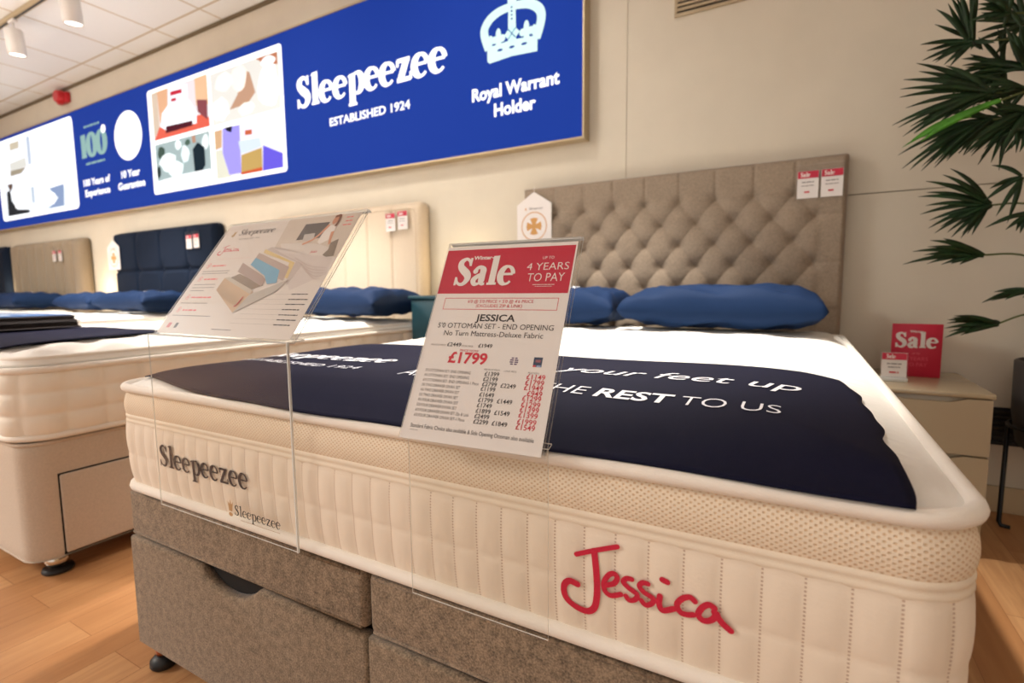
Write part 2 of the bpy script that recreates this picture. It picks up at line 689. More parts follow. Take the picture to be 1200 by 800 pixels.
def glyph(ch, T, t):
    P = []
    if ch == 'S':
        P += ribbon([(.49, .74, t), (.44, .88, t * 1.2), (.30, .965, T * .5), (.14, .86, T * .9), (.14, .69, T), (.28, .54, T * 1.15), (.43, .41, T * 1.15), (.49, .25, T), (.40, .08, T * .7), (.26, .03, t * 1.3), (.12, .11, t * 1.1), (.07, .25, t)])
        P += ribbon([(.50, 1.0, t), (.50, .70, t)], 1) + ribbon([(.055, .30, t), (.055, .0, t)], 1)
        return P, .62
    if ch == 'l':
        P += ribbon([(.20, 0, T), (.20, 1.04, T)], 1) + ribbon([(.03, t / 2, t), (.37, t / 2, t)], 1)
        P += [[(.03, .96), (.03, .98), (.2 + T / 2, 1.06), (.2, .92)]]
        return P, .40
    if ch == 'e':
        P += ring(.29, .33, .22, .31, 0, 30, 8, 318, lambda a: t + (T - t) * (max(0, -math.cos(a)) ** .8 + .45 * max(0, math.cos(a)) * (math.sin(a) > 0)))
        P += ribbon([(.10, .37, t), (.51, .37, t)], 1)
        return P, .585
    if ch == 'p':
        P += ribbon([(.19, -.30, T), (.19, .64, T)], 1) + ribbon([(.03, -.30, t), (.36, -.30, t)], 1)
        P += [[(.02, .57), (.02, .60), (.19 + T / 2, .67), (.19, .52)]]
        P += ring(.37, .33, .21, .31, 0, 26, -165, 165, lambda a: t + (T - t) * max(0, math.cos(a)) ** .8)
        return P, .68
    if ch == 'z':
        P += ribbon([(.06, .61, t * 1.5), (.50, .61, t * 1.5)], 1) + ribbon([(.04, .05, t * 1.5), (.52, .05, t * 1.5)], 1)
        P += [[(.50 - T, .60), (.50, .60), (.04 + T, .06), (.04, .06)]]
        P += ribbon([(.065, .64, t), (.065, .44, t)], 1) + ribbon([(.525, .02, t), (.525, .24, t)], 1)
        return P, .58
    if ch == 'a':
        P += ribbon([(.12, .50, T * .7), (.17, .60, t * 1.6), (.28, .645, t * 1.6), (.40, .55, T), (.41, .40, T), (.41, .14, T), (.46, .04, t * 1.5), (.55, .05, t)])
        P += ribbon([(.41, .38, t * 1.3), (.26, .33, t * 1.8), (.11, .18, T * .85), (.18, .04, t * 1.8), (.32, .05, t), (.42, .15, t)])
        P += [disc(.13, .50, T * .42, T * .42, 12)]
        return P, .60
    if ch == '1':
        P += ribbon([(.20, 0, T), (.20, 1.0, T)], 1) + ribbon([(.03, t / 2, t), (.37, t / 2, t)], 1) + [[(.02, .88), (.02, .91), (.2 + T / 2, 1.02), (.2, .85)]]
        return P, .42
    if ch == '0':
        P += ring(.30, .5, .22, .47, 0, 30, 0, 360, lambda a: t + (T - t) * abs(math.cos(a)) ** .8)
        return P, .62
    return P, .3


def serif(word, T=.2, t=.07, gap=.0):
    out = []
    x = 0
    for ch in word:
        p, adv = glyph(ch, T, t)
        out += [[(a + x, b) for a, b in q] for q in p]
        x += adv + gap
    return out, x


class Decal:
    """flat printed shapes: each colour a material slot, each layer a hair above the one below"""

    def __init__(s, fn, step=.0003, base=1):
        s.fn = fn
        s.mb = MB()
        s.mats = []
        s.step = step
        s.base = base

    def mi(s, m):
        if m not in s.mats:
            s.mats.append(m)
        return s.mats.index(m)

    def polys(s, P, mat, layer=0):
        i = s.mi(mat)
        for k, q in enumerate(P):
            s.mb.poly([s.fn(u, v, (layer + s.base) * s.step + k * 2e-6) for u, v in q], i)

    def rect(s, x0, y0, x1, y1, mat, layer=0):
        s.polys([[(x0, y0), (x1, y0), (x1, y1), (x0, y1)]], mat, layer)

    def text(s, st, x, y, h, w=None, mat=None, bold=0.0, shear=0.0, align='l', layer=1, slope=0.0):
        v, f, wd = sans(st, bold, shear)
        sy = h / CAP
        sx = (w / wd) if w else sy
        ox = x - (wd * sx / 2 if align == 'c' else (wd * sx if align == 'r' else 0))
        i = s.mi(mat)
        s.mb.raw([s.fn(ox + a * sx, y + b * sy + slope * a * sx, (layer + s.base) * s.step) for a, b in v], f, i)

    def serif(s, word, x, y, h, w, mat, T=.2, t=.07, layer=1, shear=0.0):
        P, wd = serif(word, T, t)
        k = w / wd
        s.polys([[(x + a * k + shear * b * h, y + b * h) for a, b in q] for q in P], mat, layer)

    def fine_print(s, x, y, h, w, mat, seed=1, layer=1):
        """a line of print too small to read: word-long dashes"""
        r = random.Random(seed)
        x1 = x + w
        while x < x1 - h * .4:
            L = min(h * r.uniform(1.2, 4.0), x1 - x)
            s.rect(x, y, x + L, y + h * .62, mat, layer)
            x += L + h * .45

    def frame(s, x0, y0, x1, y1, t, mat, layer=0):
        s.rect(x0, y0, x1, y0 + t, mat, layer)
        s.rect(x0, y1 - t, x1, y1, mat, layer)
        s.rect(x0, y0 + t, x0 + t, y1 - t, mat, layer)
        s.rect(x1 - t, y0 + t, x1, y1 - t, mat, layer)

    def build(s, name, parent=None, label=None):
        return s.mb.build(name, s.mats, parent, label, fix=False)


# ------------------------------------------------------------------ the room
WALL_Y = 2.1
CEIL = 3.03
mb = MB()
mb.box((-11, -5, -.1), (4.3, 2.25, 0))
struct(mb, 'floor', M['floor'], 'orange brown wood laminate floor', 'floor')
mb = MB()
mb.box((-11, -5, CEIL), (4.3, 2.25, CEIL + .1))
struct(mb, 'ceiling', M['ceiling'], 'white suspended tile ceiling', 'ceiling')
mb = MB()
SX = .536
GZ = 1.285
mb.box((-11, WALL_Y, 0), (SX - .0015, WALL_Y + .05, CEIL - .012))
mb.box((SX + .0015, WALL_Y, 0), (4.3, WALL_Y + .05, GZ - .002))
mb.box((SX + .0015, WALL_Y, GZ + .002), (4.3, WALL_Y + .05, CEIL - .012))
mb.box((-11, WALL_Y + .012, 0), (4.3, WALL_Y + .06, CEIL), mat=1)
struct(mb, 'wall_back', [M['wall'], M['groove']], 'cream panelled wall behind the headboards', 'wall')
mb = MB()
mb.box((4.2, -5, 0), (4.3, WALL_Y, CEIL))
struct(mb, 'wall_right', M['side_wall'], 'cream side wall beyond the plant', 'wall')
mb = MB()
mb.box((-11, -5, 0), (-10.9, WALL_Y, CEIL))
struct(mb, 'wall_left', M['side_wall'], 'cream side wall at the far end of the shop', 'wall')
mb = MB()
mb.box((-10.9, WALL_Y - .014, 0), (4.2, WALL_Y, .105), .003)
struct(mb, 'baseboard_back', M['skirting'], 'beige skirting along the back wall', 'baseboard')
mb = MB()
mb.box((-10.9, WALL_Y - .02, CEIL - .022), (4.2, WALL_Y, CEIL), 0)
struct(mb, 'trim_1', M['groove'], 'dark trim where wall meets ceiling', 'trim')

# air vents
v = thing('wall_vent', 'beige slatted air vent high on the wall above the tufted headboard', 'vent', (.965, WALL_Y, 2.33))
mb = MB()
for a, b in (((-.20, -.012, -.15), (.20, 0, -.135)), ((-.20, -.012, .135), (.20, 0, .15)), ((-.20, -.012, -.135), (-.185, 0, .135)), ((.185, -.012, -.135), (.20, 0, .135))):
    mb.box(a, b, .002)
mb.build('frame', M['vent_metal'], v)
mb = MB()
for k in range(13):
    z = -.125 + k * .0205
    mb.box((-.187, -.011, z), (.187, -.003, z + .012), 0, rot=None)
mb.build('slat', M['vent_metal'], v)
mb = MB()
mb.box((-.187, -.002, -.137), (.187, -.0005, .137))
mb.build('backing', M['dark_vent'], v)
v = thing('floor_vent', 'black slatted vent low on the wall behind the planter', 'vent', (2.17, WALL_Y, .345))
mb = MB()
mb.box((-.16, -.004, -.075), (.16, 0, .075))
mb.build('backing', M['dark_vent'], v)
mb = MB()
for k in range(7):
    z = -.07 + k * .0205
    mb.box((-.16, -.014, z), (.16, -.004, z + .011), .001)
mb.build('slat', M['dark_vent'], v)

# red sounder at the ceiling line
v = thing('fire_alarm', 'small red alarm sounder where wall meets ceiling above the lit sign', 'alarm', (-5.48, WALL_Y - .0, 2.925))
mb = MB()
mb.box((-.11, -.045, -.05), (.11, -.0, .05), .01)
mb.build('base', M['alarm'], v)
mb = MB()
mb.lathe([(.055, -.10), (.06, -.09), (.07, -.05), (.07, -.04)], 20, (.02, 0, 0), axis='y')
mb.build('sounder', M['alarm'], v)

# ceiling track and spots
v = thing('lighting_track', 'pale metal lighting track fixed along the tiled ceiling', 'track', (0, 1.24, CEIL))
mb = MB()
mb.box((-8, -.018, -.034), (3, .018, 0), .003)
mb.build('rail', M['alu'], v)
mb = MB()
mb.box((-8, -.006, -.037), (3, .006, -.0345))
mb.build('slot', M['black'], v)


def track_spot(x, label, tilt):
    v = thing('track_spotlight', label, 'spotlight', (x, 1.24, CEIL - .037), 0, 'spotlights on the ceiling track')
    mb = MB()
    mb.box((-.05, -.016, -.022), (.05, .016, 0), .004)
    mb.build('adapter', M['white_paint'], v)
    mb = MB()
    mb.tube([(0, 0, -.02), (0, 0, -.09)], .009)
    mb.build('stem', M['white_paint'], v)
    b = MB()
    rot = Matrix.Translation((0, 0, -.09)) @ Euler((tilt, 0, 0)).to_matrix().to_4x4()
    b.lathe([(.052, .02), (.058, .012), (.058, -.165), (.052, -.168), (.050, -.150)], 28)
    b.v = [tuple(rot @ Vector(p)) for p in b.v]
    b.build('housing', M['white_paint'], v)
    b = MB()
    b.lathe([(.05, -.1575), (.05, -.1565)], 28)
    b.v = [tuple(rot @ Vector(p)) for p in b.v]
    b.build('lamp', M['lamp_on'], v)
    return v


track_spot(-3.10, 'white cylinder spotlight on the ceiling track, nearer of the two', .06)
track_spot(-4.04, 'white cylinder spotlight on the ceiling track, above the left photo panel', .06)
track_spot(-1.25, 'white cylinder spotlight on the ceiling track over the cream headboard bed', .06)
track_spot(0.55, 'white cylinder spotlight on the ceiling track over the tufted headboard bed', .06)

# ------------------------------------------------------------------ lit brand sign
SGX0, SGX1, SGZ0, SGZ1 = -9.6, .336, 1.672, 2.742
sign = thing('lightbox_sign', 'long backlit blue brand sign on the wall above the headboards', 'sign', (0, 0, 0))
mb = MB()
mb.box((SGX0, 2.035, SGZ0), (SGX1, WALL_Y, SGZ1))
for a, b in (((SGX0, 2.022, SGZ0), (SGX1, 2.035, SGZ0 + .01)), ((SGX0, 2.022, SGZ1 - .01), (SGX1, 2.035, SGZ1)), ((SGX1 - .01, 2.022, SGZ0 + .01), (SGX1, 2.035, SGZ1 - .01)), ((SGX0, 2.022, SGZ0 + .01), (SGX0 + .01, 2.035, SGZ1 - .01))):
    mb.box(a, b)
mb.build('frame', M['alu'], sign)
mb = MB()
mb.box((SGX0 + .01, 2.030, SGZ0 + .01), (SGX1 - .01, 2.0349, SGZ1 - .01))
mb.build('face', M['blue_face'], sign)
sf = lambda u, v, d: (u, 2.030 - d, v)
D = Decal(sf, .0006)
D.serif('Sleepeezee', -1.83, 2.185, .205, 1.31, M['lit_white'], .24, .085)
D.build('brand_lettering', sign, 'large white brand name')
D = Decal(sf, .0006)
D.text('ESTABLISHED 1924', -1.515, 2.018, .05, .705, M['lit_white'], .02)
D.build('date_lettering', sign, 'small white founding date')
D = Decal(sf, .0006)
D.text('Royal Warrant', -.352, 1.972, .066, .548, M['lit_white'], .03)
D.text('Holder', -.206, 1.868, .066, .262, M['lit_white'], .03)
D.build('warrant_lettering', sign, 'white two line lettering under the crown')
D = Decal(sf, .0006)
W_ = M['lit_pale']
D.polys([[(-.245, 2.245), (-.087, 2.252), (.068, 2.24), (.066, 2.16), (-.088, 2.168), (-.232, 2.158), (-.246, 2.172)]], W_, 0)
D.polys(ribbon([(-.236, 2.235, .05), (-.265, 2.33, .05), (-.233, 2.385, .05), (-.172, 2.415, .046), (-.096, 2.425, .04)]), W_)
D.polys(ribbon([(.06, 2.225, .05), (.09, 2.315, .05), (.078, 2.37, .05), (.018, 2.410, .046), (-.075, 2.425, .04)]), W_)
for k in range(15):
    t_ = k / 14
    for sx in (-1, 1):
        a = -PI * .02 + t_ * PI * .48
        cx, cz = -.087 + sx * .172 * math.cos(a), 2.315 + .115 * math.sin(a)
        D.polys([disc(cx, cz, .014, .014, 10)], W_, 1)
D.polys(ribbon([(-.086, 2.44, .045), (-.087, 2.25, .05)], 1), W_)
D.polys([disc(-.085, 2.455, .028, .028)], W_)
D.polys(ribbon([(-.085, 2.46, .014), (-.085, 2.515, .022)], 1) + ribbon([(-.112, 2.495, .014), (-.058, 2.495, .014)], 1), W_)
for cx in (-.173, .002):
    D.polys([disc(cx, 2.30, .016, .032, 14), disc(cx - .024, 2.275, .02, .02, 12), disc(cx + .024, 2.275, .02, .02, 12), [(cx - .02, 2.235), (cx + .02, 2.235), (cx + .012, 2.28), (cx - .012, 2.28)]], W_)
D.polys([[(-.087, 2.335), (-.04, 2.285), (-.087, 2.235), (-.135, 2.285)], disc(-.222, 2.275, .014, .03, 12), disc(.048, 2.27, .014, .03, 12)], W_)
B_ = M['blue_face']
for cx in (-.163, -.088, -.012):
    D.polys([disc(cx, 2.215, .018, .007, 14)], B_, 2)
for k in range(4):
    D.polys([disc(-.087, 2.36 + k * .02, .006, .006, 8)], B_, 2)
D.polys(ribbon([(-.11, 2.31, .005), (-.064, 2.26, .005)], 1) + ribbon([(-.064, 2.31, .005), (-.11, 2.26, .005)], 1), B_, 2)
D.build('crown_emblem', sign, 'pale green crown emblem')
D = Decal(sf, .0006)
D.serif('100', -5.085, 2.25, .225, .53, M['lit_sage'], .3, .1)
D.fine_print(-4.985, 2.535, .03, .33, M['lit_sage'], 4)
D.fine_print(-5.0, 2.178, .032, .385, M['lit_sage'], 5)
D.polys([disc(-4.60, 2.475, .045, .04, 14)], M['lit_white'], 2)
D.build('hundred_emblem', sign, 'pale sage hundred emblem')
D = Decal(sf, .0006)
D.text('100 Years of', -5.09, 1.978, .062, .54, M['lit_white'], .03)
D.text('Experience', -5.07, 1.874, .062, .505, M['lit_white'], .03)
D.build('experience_lettering', sign, 'white two line lettering under the hundred emblem')
D = Decal(sf, .0006)
D.text('10 Year', -4.33, 1.978, .062, .335, M['lit_white'], .03)
D.text('Guarantee', -4.405, 1.874, .062, .485, M['lit_white'], .03)
D.build('guarantee_lettering', sign, 'white two line lettering under the white disc')
D = Decal(sf, .0006)
D.polys([disc(-4.157, 2.345, .245, .22, 40)], M['lit_white'], 0)
g_ = cmat((224, 236, 240), True)
D.polys(ring(-4.157, 2.345, .15, .13, .01, 30), g_, 1)
for a in range(4):
    D.polys([disc(-4.157 + .07 * math.cos(a * PI / 2), 2.345 + .06 * math.sin(a * PI / 2), .04, .035, 12)], g_, 1)
D.build('guarantee_disc', sign, 'white round guarantee emblem')


def clip_photo(D, rect, bg, items):
    D.rect(*rect, cmat(bg, True), 1)
    x0, z0, x1, z1 = rect
    for n, (pts, rgb) in enumerate(items):
        D.polys([[(min(max(x, x0), x1), min(max(z, z0), z1)) for x, z in pts]], cmat(rgb, True), 2 + n)


def blob(x, z, rx, rz, n=14, seed=0):
    r = random.Random(seed)
    return [(x + rx * (1 + r.uniform(-.15, .15)) * math.cos(2 * PI * k / n), z + rz * (1 + r.uniform(-.15, .15)) * math.sin(2 * PI * k / n)) for k in range(n)]


def rrect(x0, z0, x1, z1, r, n=5):
    P = []
    for cx, cz, a0 in ((x1 - r, z1 - r, 0), (x0 + r, z1 - r, 90), (x0 + r, z0 + r, 180), (x1 - r, z0 + r, 270)):
        for k in range(n + 1):
            a = math.radians(a0 + 90 * k / n)
            P.append((cx + r * math.cos(a), cz + r * math.sin(a)))
    return P


D = Decal(sf, .0006)
D.polys([rrect(-3.78, 1.772, -1.972, 2.665, .03)], M['lit_white'], 0)
clip_photo(D, (-3.71, 2.232, -2.88, 2.632), (214, 206, 210), [
    ([(-3.71, 2.64), (-3.618, 2.64), (-3.614, 2.333), (-3.71, 2.246)], (196, 178, 160)),
    ([(-3.618, 2.64), (-3.447, 2.632), (-3.469, 2.474), (-3.60, 2.36)], (206, 160, 126)),
    ([(-3.05, 2.64), (-2.88, 2.64), (-2.88, 2.4), (-3.05, 2.42)], (220, 176, 140)),
    ([(-3.71, 2.20), (-3.614, 2.333), (-3.3, 2.34), (-2.978, 2.34), (-2.88, 2.30), (-2.88, 2.2)], (206, 92, 74)),
    ([(-3.441, 2.625), (-3.155, 2.611), (-3.158, 2.468), (-3.452, 2.487)], (226, 232, 242)),
    ([(-3.407, 2.593), (-3.236, 2.585), (-3.24, 2.554), (-3.411, 2.561)], (176, 28, 52)),
    ([(-3.4, 2.535), (-3.325, 2.53), (-3.329, 2.506), (-3.403, 2.511)], (176, 28, 52)),
    ([(-3.031, 2.461), (-2.889, 2.436), (-2.901, 2.285), (-3.029, 2.368)], (126, 66, 72)),
    ([(-3.552, 2.439), (-3.452, 2.49), (-3.13, 2.475), (-3.042, 2.37), (-3.053, 2.278), (-3.125, 2.283), (-3.511, 2.294), (-3.583, 2.328)], (240, 244, 252)),
    ([(-3.505, 2.324), (-3.106, 2.31), (-3.111, 2.271), (-3.513, 2.268)], (72, 22, 34))])
clip_photo(D, (-2.836, 2.225, -2.008, 2.618), (214, 212, 206), [
    ([(-2.457, 2.59), (-2.342, 2.538), (-2.286, 2.385), (-2.387, 2.318), (-2.609, 2.312), (-2.499, 2.41)], (178, 140, 116)),
    ([(-2.264, 2.62), (-2.019, 2.612), (-2.02, 2.528), (-2.176, 2.57)], (172, 110, 80)),
    (blob(-2.47, 2.52, .10, .10, 14, 1), (244, 232, 220)), (blob(-2.13, 2.40, .12, .16, 14, 2), (246, 246, 246)),
    (blob(-2.72, 2.33, .11, .09, 14, 3), (240, 246, 242)), (blob(-2.66, 2.53, .12, .07, 14, 4), (226, 232, 226)),
    (blob(-2.40, 2.28, .10, .05, 14, 5), (236, 236, 226)), (blob(-2.12, 2.57, .08, .035, 12, 6), (250, 250, 250))])
clip_photo(D, (-3.71, 1.812, -2.897, 2.196), (150, 168, 170), [
    (blob(-3.62, 2.12, .06, .05, 12, 11), (60, 78, 70)), (blob(-3.35, 2.15, .05, .04, 12, 12), (226, 240, 240)),
    (blob(-3.52, 2.03, .13, .08, 14, 13), (232, 244, 246)), (blob(-3.40, 1.95, .12, .07, 14, 14), (224, 238, 240)),
    (blob(-3.25, 2.06, .06, .07, 12, 15), (220, 236, 240)), (blob(-2.95, 2.12, .05, .06, 12, 16), (220, 232, 234)),
    (blob(-3.67, 1.96, .03, .05, 12, 17), (40, 52, 50)), (blob(-3.2, 2.15, .04, .025, 10, 18), (70, 92, 80)),
    ([(-3.134, 2.084), (-3.057, 2.129), (-2.966, 2.077), (-2.969, 1.936), (-3.029, 1.886), (-3.125, 1.903)], (18, 34, 44)),
    ([(-3.135, 2.188), (-3.084, 2.188), (-3.08, 2.132), (-3.128, 2.131)], (168, 130, 110)),
    ([(-3.71, 1.88), (-3.3, 1.90), (-2.897, 1.90), (-2.897, 1.81), (-3.71, 1.81)], (238, 244, 248))])
clip_photo(D, (-2.828, 1.806, -2.01, 2.186), (226, 226, 240), [
    ([(-2.828, 2.18), (-2.726, 2.181), (-2.741, 2.046), (-2.828, 2.035)], (196, 160, 124)),
    ([(-2.828, 2.027), (-2.717, 2.028), (-2.637, 1.805), (-2.828, 1.808)], (206, 206, 190)),
    ([(-2.713, 2.187), (-2.498, 2.183), (-2.509, 1.821), (-2.661, 1.823), (-2.733, 2.0)], (150, 142, 232)),
    ([(-2.229, 1.991), (-2.011, 1.905), (-2.015, 1.8), (-2.246, 1.805)], (96, 84, 206)),
    ([(-2.496, 1.954), (-2.242, 1.978), (-2.249, 1.83), (-2.51, 1.819)], (178, 148, 88)),
    ([(-2.51, 1.825), (-2.249, 1.835), (-2.25, 1.806), (-2.51, 1.806)], (190, 84, 50)),
    ([(-2.52, 2.06), (-2.26, 2.05), (-2.245, 1.985), (-2.495, 1.96)], (196, 210, 220)),
    ([(-2.686, 2.186), (-2.584, 2.186), (-2.602, 2.14), (-2.652, 2.155)], (24, 20, 40)),
    ([(-2.43, 2.129), (-2.346, 2.123), (-2.349, 2.088), (-2.433, 2.093)], (184, 90, 60))])
D.build('photo_panel', sign, 'white framed panel of four bedroom and workshop photos')
D = Decal(sf, .0006)
D.polys([rrect(-7.21, 1.775, -5.22, 2.70, .06)], M['lit_white'], 0)
clip_photo(D, (-7.14, 2.245, -6.24, 2.65), (238, 242, 250), [
    ([(-6.85, 2.42), (-6.41, 2.437), (-6.394, 2.337), (-6.85, 2.336)], (206, 206, 200)),
    ([(-6.85, 2.336), (-6.416, 2.331), (-6.55, 2.279), (-6.86, 2.276)], (150, 140, 122)),
    ([(-6.80, 2.64), (-6.545, 2.637), (-6.559, 2.561), (-6.80, 2.562)], (190, 180, 160)),
    ([(-6.33, 2.65), (-6.25, 2.65), (-6.26, 2.35), (-6.34, 2.35)], (176, 188, 206))])
clip_photo(D, (-6.16, 2.245, -5.30, 2.64), (248, 250, 253), [([(-6.0, 2.3), (-5.4, 2.3), (-5.4, 2.29), (-6.0, 2.29)], (230, 236, 242))])
clip_photo(D, (-7.14, 1.82, -6.24, 2.2), (232, 238, 246), [
    ([(-6.978, 2.19), (-6.834, 2.19), (-6.837, 2.147), (-6.914, 2.103)], (90, 70, 60)),
    ([(-7.016, 2.106), (-6.914, 2.123), (-6.902, 2.0), (-6.759, 1.884), (-6.431, 1.857), (-6.439, 1.824), (-7.037, 1.827)], (38, 40, 44)),
    ([(-6.92, 2.10), (-6.75, 2.08), (-6.70, 1.96), (-6.45, 1.90), (-6.45, 1.86), (-6.80, 1.90)], (244, 246, 250)),
    ([(-6.33, 2.096), (-6.26, 2.097), (-6.27, 1.922), (-6.33, 1.927)], (170, 184, 200))])
clip_photo(D, (-6.16, 1.82, -5.30, 2.2), (222, 232, 238), [
    ([(-5.95, 2.16), (-5.45, 2.16), (-5.42, 2.02), (-5.95, 2.02)], (244, 248, 252)),
    ([(-5.88, 2.04), (-5.523, 2.052), (-5.56, 1.83), (-5.94, 1.83), (-5.68, 1.92)], (126, 144, 178)),
    (blob(-5.85, 1.93, .12, .07, 12, 20), (244, 248, 252))])
D.build('photo_panel', sign, 'white framed panel of four pale bedroom photos at the far end')


# ------------------------------------------------------------------ mattresses
def rr_outline(W, L, r, step=.01):
    """rounded rectangle from the back-left corner, down the left side, along the front, up the right side and along the back.
    returns (x, y, nx, ny, s) with s = x along the front edge"""
    pts = []

    def line(x0, y0, x1, y1, nx, ny):
        l = math.hypot(x1 - x0, y1 - y0)
        n = max(2, int(l / step))
        for k in range(n):
            t = k / n
            pts.append([x0 + (x1 - x0) * t, y0 + (y1 - y0) * t, nx, ny])

    def arc(cx, cy, a0, a1):
        n = max(6, int(r * PI / 2 / step * 1.5))
        for k in range(n):
            a = math.radians(a0 + (a1 - a0) * k / n)
            pts.append([cx + r * math.cos(a), cy + r * math.sin(a), math.cos(a), math.sin(a)])
    line(0, L - r, 0, r, -1, 0)
    arc(r, r, 180, 270)
    line(r, 0, W - r, 0, 0, -1)
    arc(W - r, r, 270, 360)
    line(W, r, W, L - r, 1, 0)
    arc(W - r, L - r, 0, 90)
    line(W - r, L, r, L, 0, 1)
    arc(r, L - r, 90, 180)
    s = 0
    out = []
    for i, p in enumerate(pts):
        if i:
            s += math.hypot(p[0] - pts[i - 1][0], p[1] - pts[i - 1][1])
        out.append(p + [s])
    s0 = next(o[4] for o in out if abs(o[1]) < 1e-9 and o[3] == -1) - r
    for o in out:
        o[4] -= s0
    return out


def wrap(mb, OL, prof, nz, disp=None, mat=0):
    """loft: prof(t)->(z, offset) along the outline, disp(s, z) adds relief"""
    n = len(OL)
    sl = OL[-1][4] + math.hypot(OL[-1][0] - OL[0][0], OL[-1][1] - OL[0][1])

    def fn(u, v):
        i = int(round(u * n)) % n
        x, y, nx, ny, s = OL[i]
        z, o = prof(v)
        if disp:
            o += disp(s, z)
        return (x + nx * o, y + ny * o, z)

    def uv(u, v):
        i = int(round(u * n))
        s = OL[i][4] if i < n else sl
        return (s, prof(v)[0])
    mb.grid(fn, n, nz, mat, True, True, uv)


def piping(OL, z, off, r, step=3):
    mb = MB()
    mb.tube([(x + nx * off, y + ny * off, z) for x, y, nx, ny, s in OL[::step]], r, 10, closed=True)
    return mb


def edge_dist(x, y, W, L, r):
    qx = abs(x - W / 2) - (W / 2 - r)
    qy = abs(y - L / 2) - (L / 2 - r)
    return r - (math.hypot(max(qx, 0), max(qy, 0)) + min(max(qx, qy), 0))


def top_panel(W, L, r, height, nx, ny, inset=0.0):
    mb = MB()

    def fn(u, v):
        x = inset + u * (W - 2 * inset)
        y = inset + v * (L - 2 * inset)
        rr = max(r - inset, .01)
        cx = min(max(x, inset + rr), W - inset - rr)
        cy = min(max(y, inset + rr), L - inset - rr)
        d = math.hypot(x - cx, y - cy)
        if d > rr:
            x, y = cx + (x - cx) * rr / d, cy + (y - cy) * rr / d
        return (x, y, height(x, y))
    mb.grid(fn, nx, ny)
    return mb


BW, BL = 1.5, 1.97
ZB = .453              # underside of the front mattress above the floor


def dome1(x, y):
    d = max(0, edge_dist(x, y, BW, BL, .07))
    return .238 + .036 * (1 - math.exp(-d / .10))


def tuft(x, y, p, dep, rad):
    gx, gy = x / p, y / p
    best = 9
    for off in (0, .5):
        dx = gx - off - round(gx - off)
        dy = gy - off - round(gy - off)
        best = min(best, math.hypot(dx, dy) * p)
    return -dep * math.exp(-(best / rad) ** 2)


def top1(x, y):
    d = max(0, edge_dist(x, y, BW, BL, .07))
    z = dome1(x, y)
    k = min(1, max(0, (d - .12) / .06))
    z += tuft(x, y, .24, .013, .05) * k
    if .015 < d < .12:
        s = y if (x > BW - .13 or x < .13) and y > .12 else x
        z += .004 * math.sin(2 * PI * s / .034) * math.sin(PI * (d - .015) / .105)
    return z


def border_off1(z):
    """outward bulge of the front mattress border at local height z"""
    t = z / .24
    return .012 * math.sin(PI * min(max(t, 0), 1)) ** .7 - .004


def quilt1(s, z):
    zz = (z - .018) / (.157 - .018)
    a = abs(math.sin(PI * s / .039)) ** .45
    b = abs(math.sin(PI * 2 * zz)) ** .35
    return .0042 * a * b - .002


OL1 = rr_outline(BW, BL, .06, .0055)
mat1 = thing('mattress', 'deep cream quilted mattress with red embroidered name, in front', 'mattress', (0, 0, ZB))
mb = MB()
wrap(mb, OL1, lambda t: (.014 + t * .146, border_off1(.014 + t * .146)), 34, quilt1)
mb.build('quilted_border', M['cover'], mat1, 'stitched cream panel')
mb = MB()
wrap(mb, OL1, lambda t: (.174 + t * .058, border_off1(.174 + t * .058) - .002 + .007 * math.sin(PI * t) ** .8), 12)
mb.build('mesh_border', M['border'], mat1, 'open mesh band')
mb = MB()
wrap(mb, OL1, lambda t: (.154 + t * .027, border_off1(.168) - .001 + .0022 * abs(math.sin(2 * PI * t)) - .004 * abs(2 * t - 1) ** 3), 12)
mb.build('tape', M['tape'], mat1, 'ribbed cream tape')
mb = piping(OL1, .010, .0, .011)
mb.build('piping', M['piping'], mat1, 'white piping along the foot of the border')
mb = piping(OL1, .2365, .003, .0095)
mb.build('piping', M['piping'], mat1, 'white piping along the top rim')
mb = top_panel(BW, BL, .06, top1, 150, 200)
mb.build('top_panel', M['cover_top'], mat1, 'white knitted top')
mb = MB()
wrap(mb, rr_outline(BW, BL, .06, .03), lambda t: (.004 + .002 * t, -.01), 1)
mb.poly([(.01, .01, .003), (BW - .01, .01, .003), (BW - .01, BL - .01, .003), (.01, BL - .01, .003)])
mb.build('underside', M['cover_top'], mat1)


def front1(u, v, d):
    """front face of the mattress: u along the face, v height above the floor"""
    z = v - ZB
    return (u, -(border_off1(z) + quilt1(.02, (z if abs(z - .0875) > .02 else .11)) + .0004) - d, z)


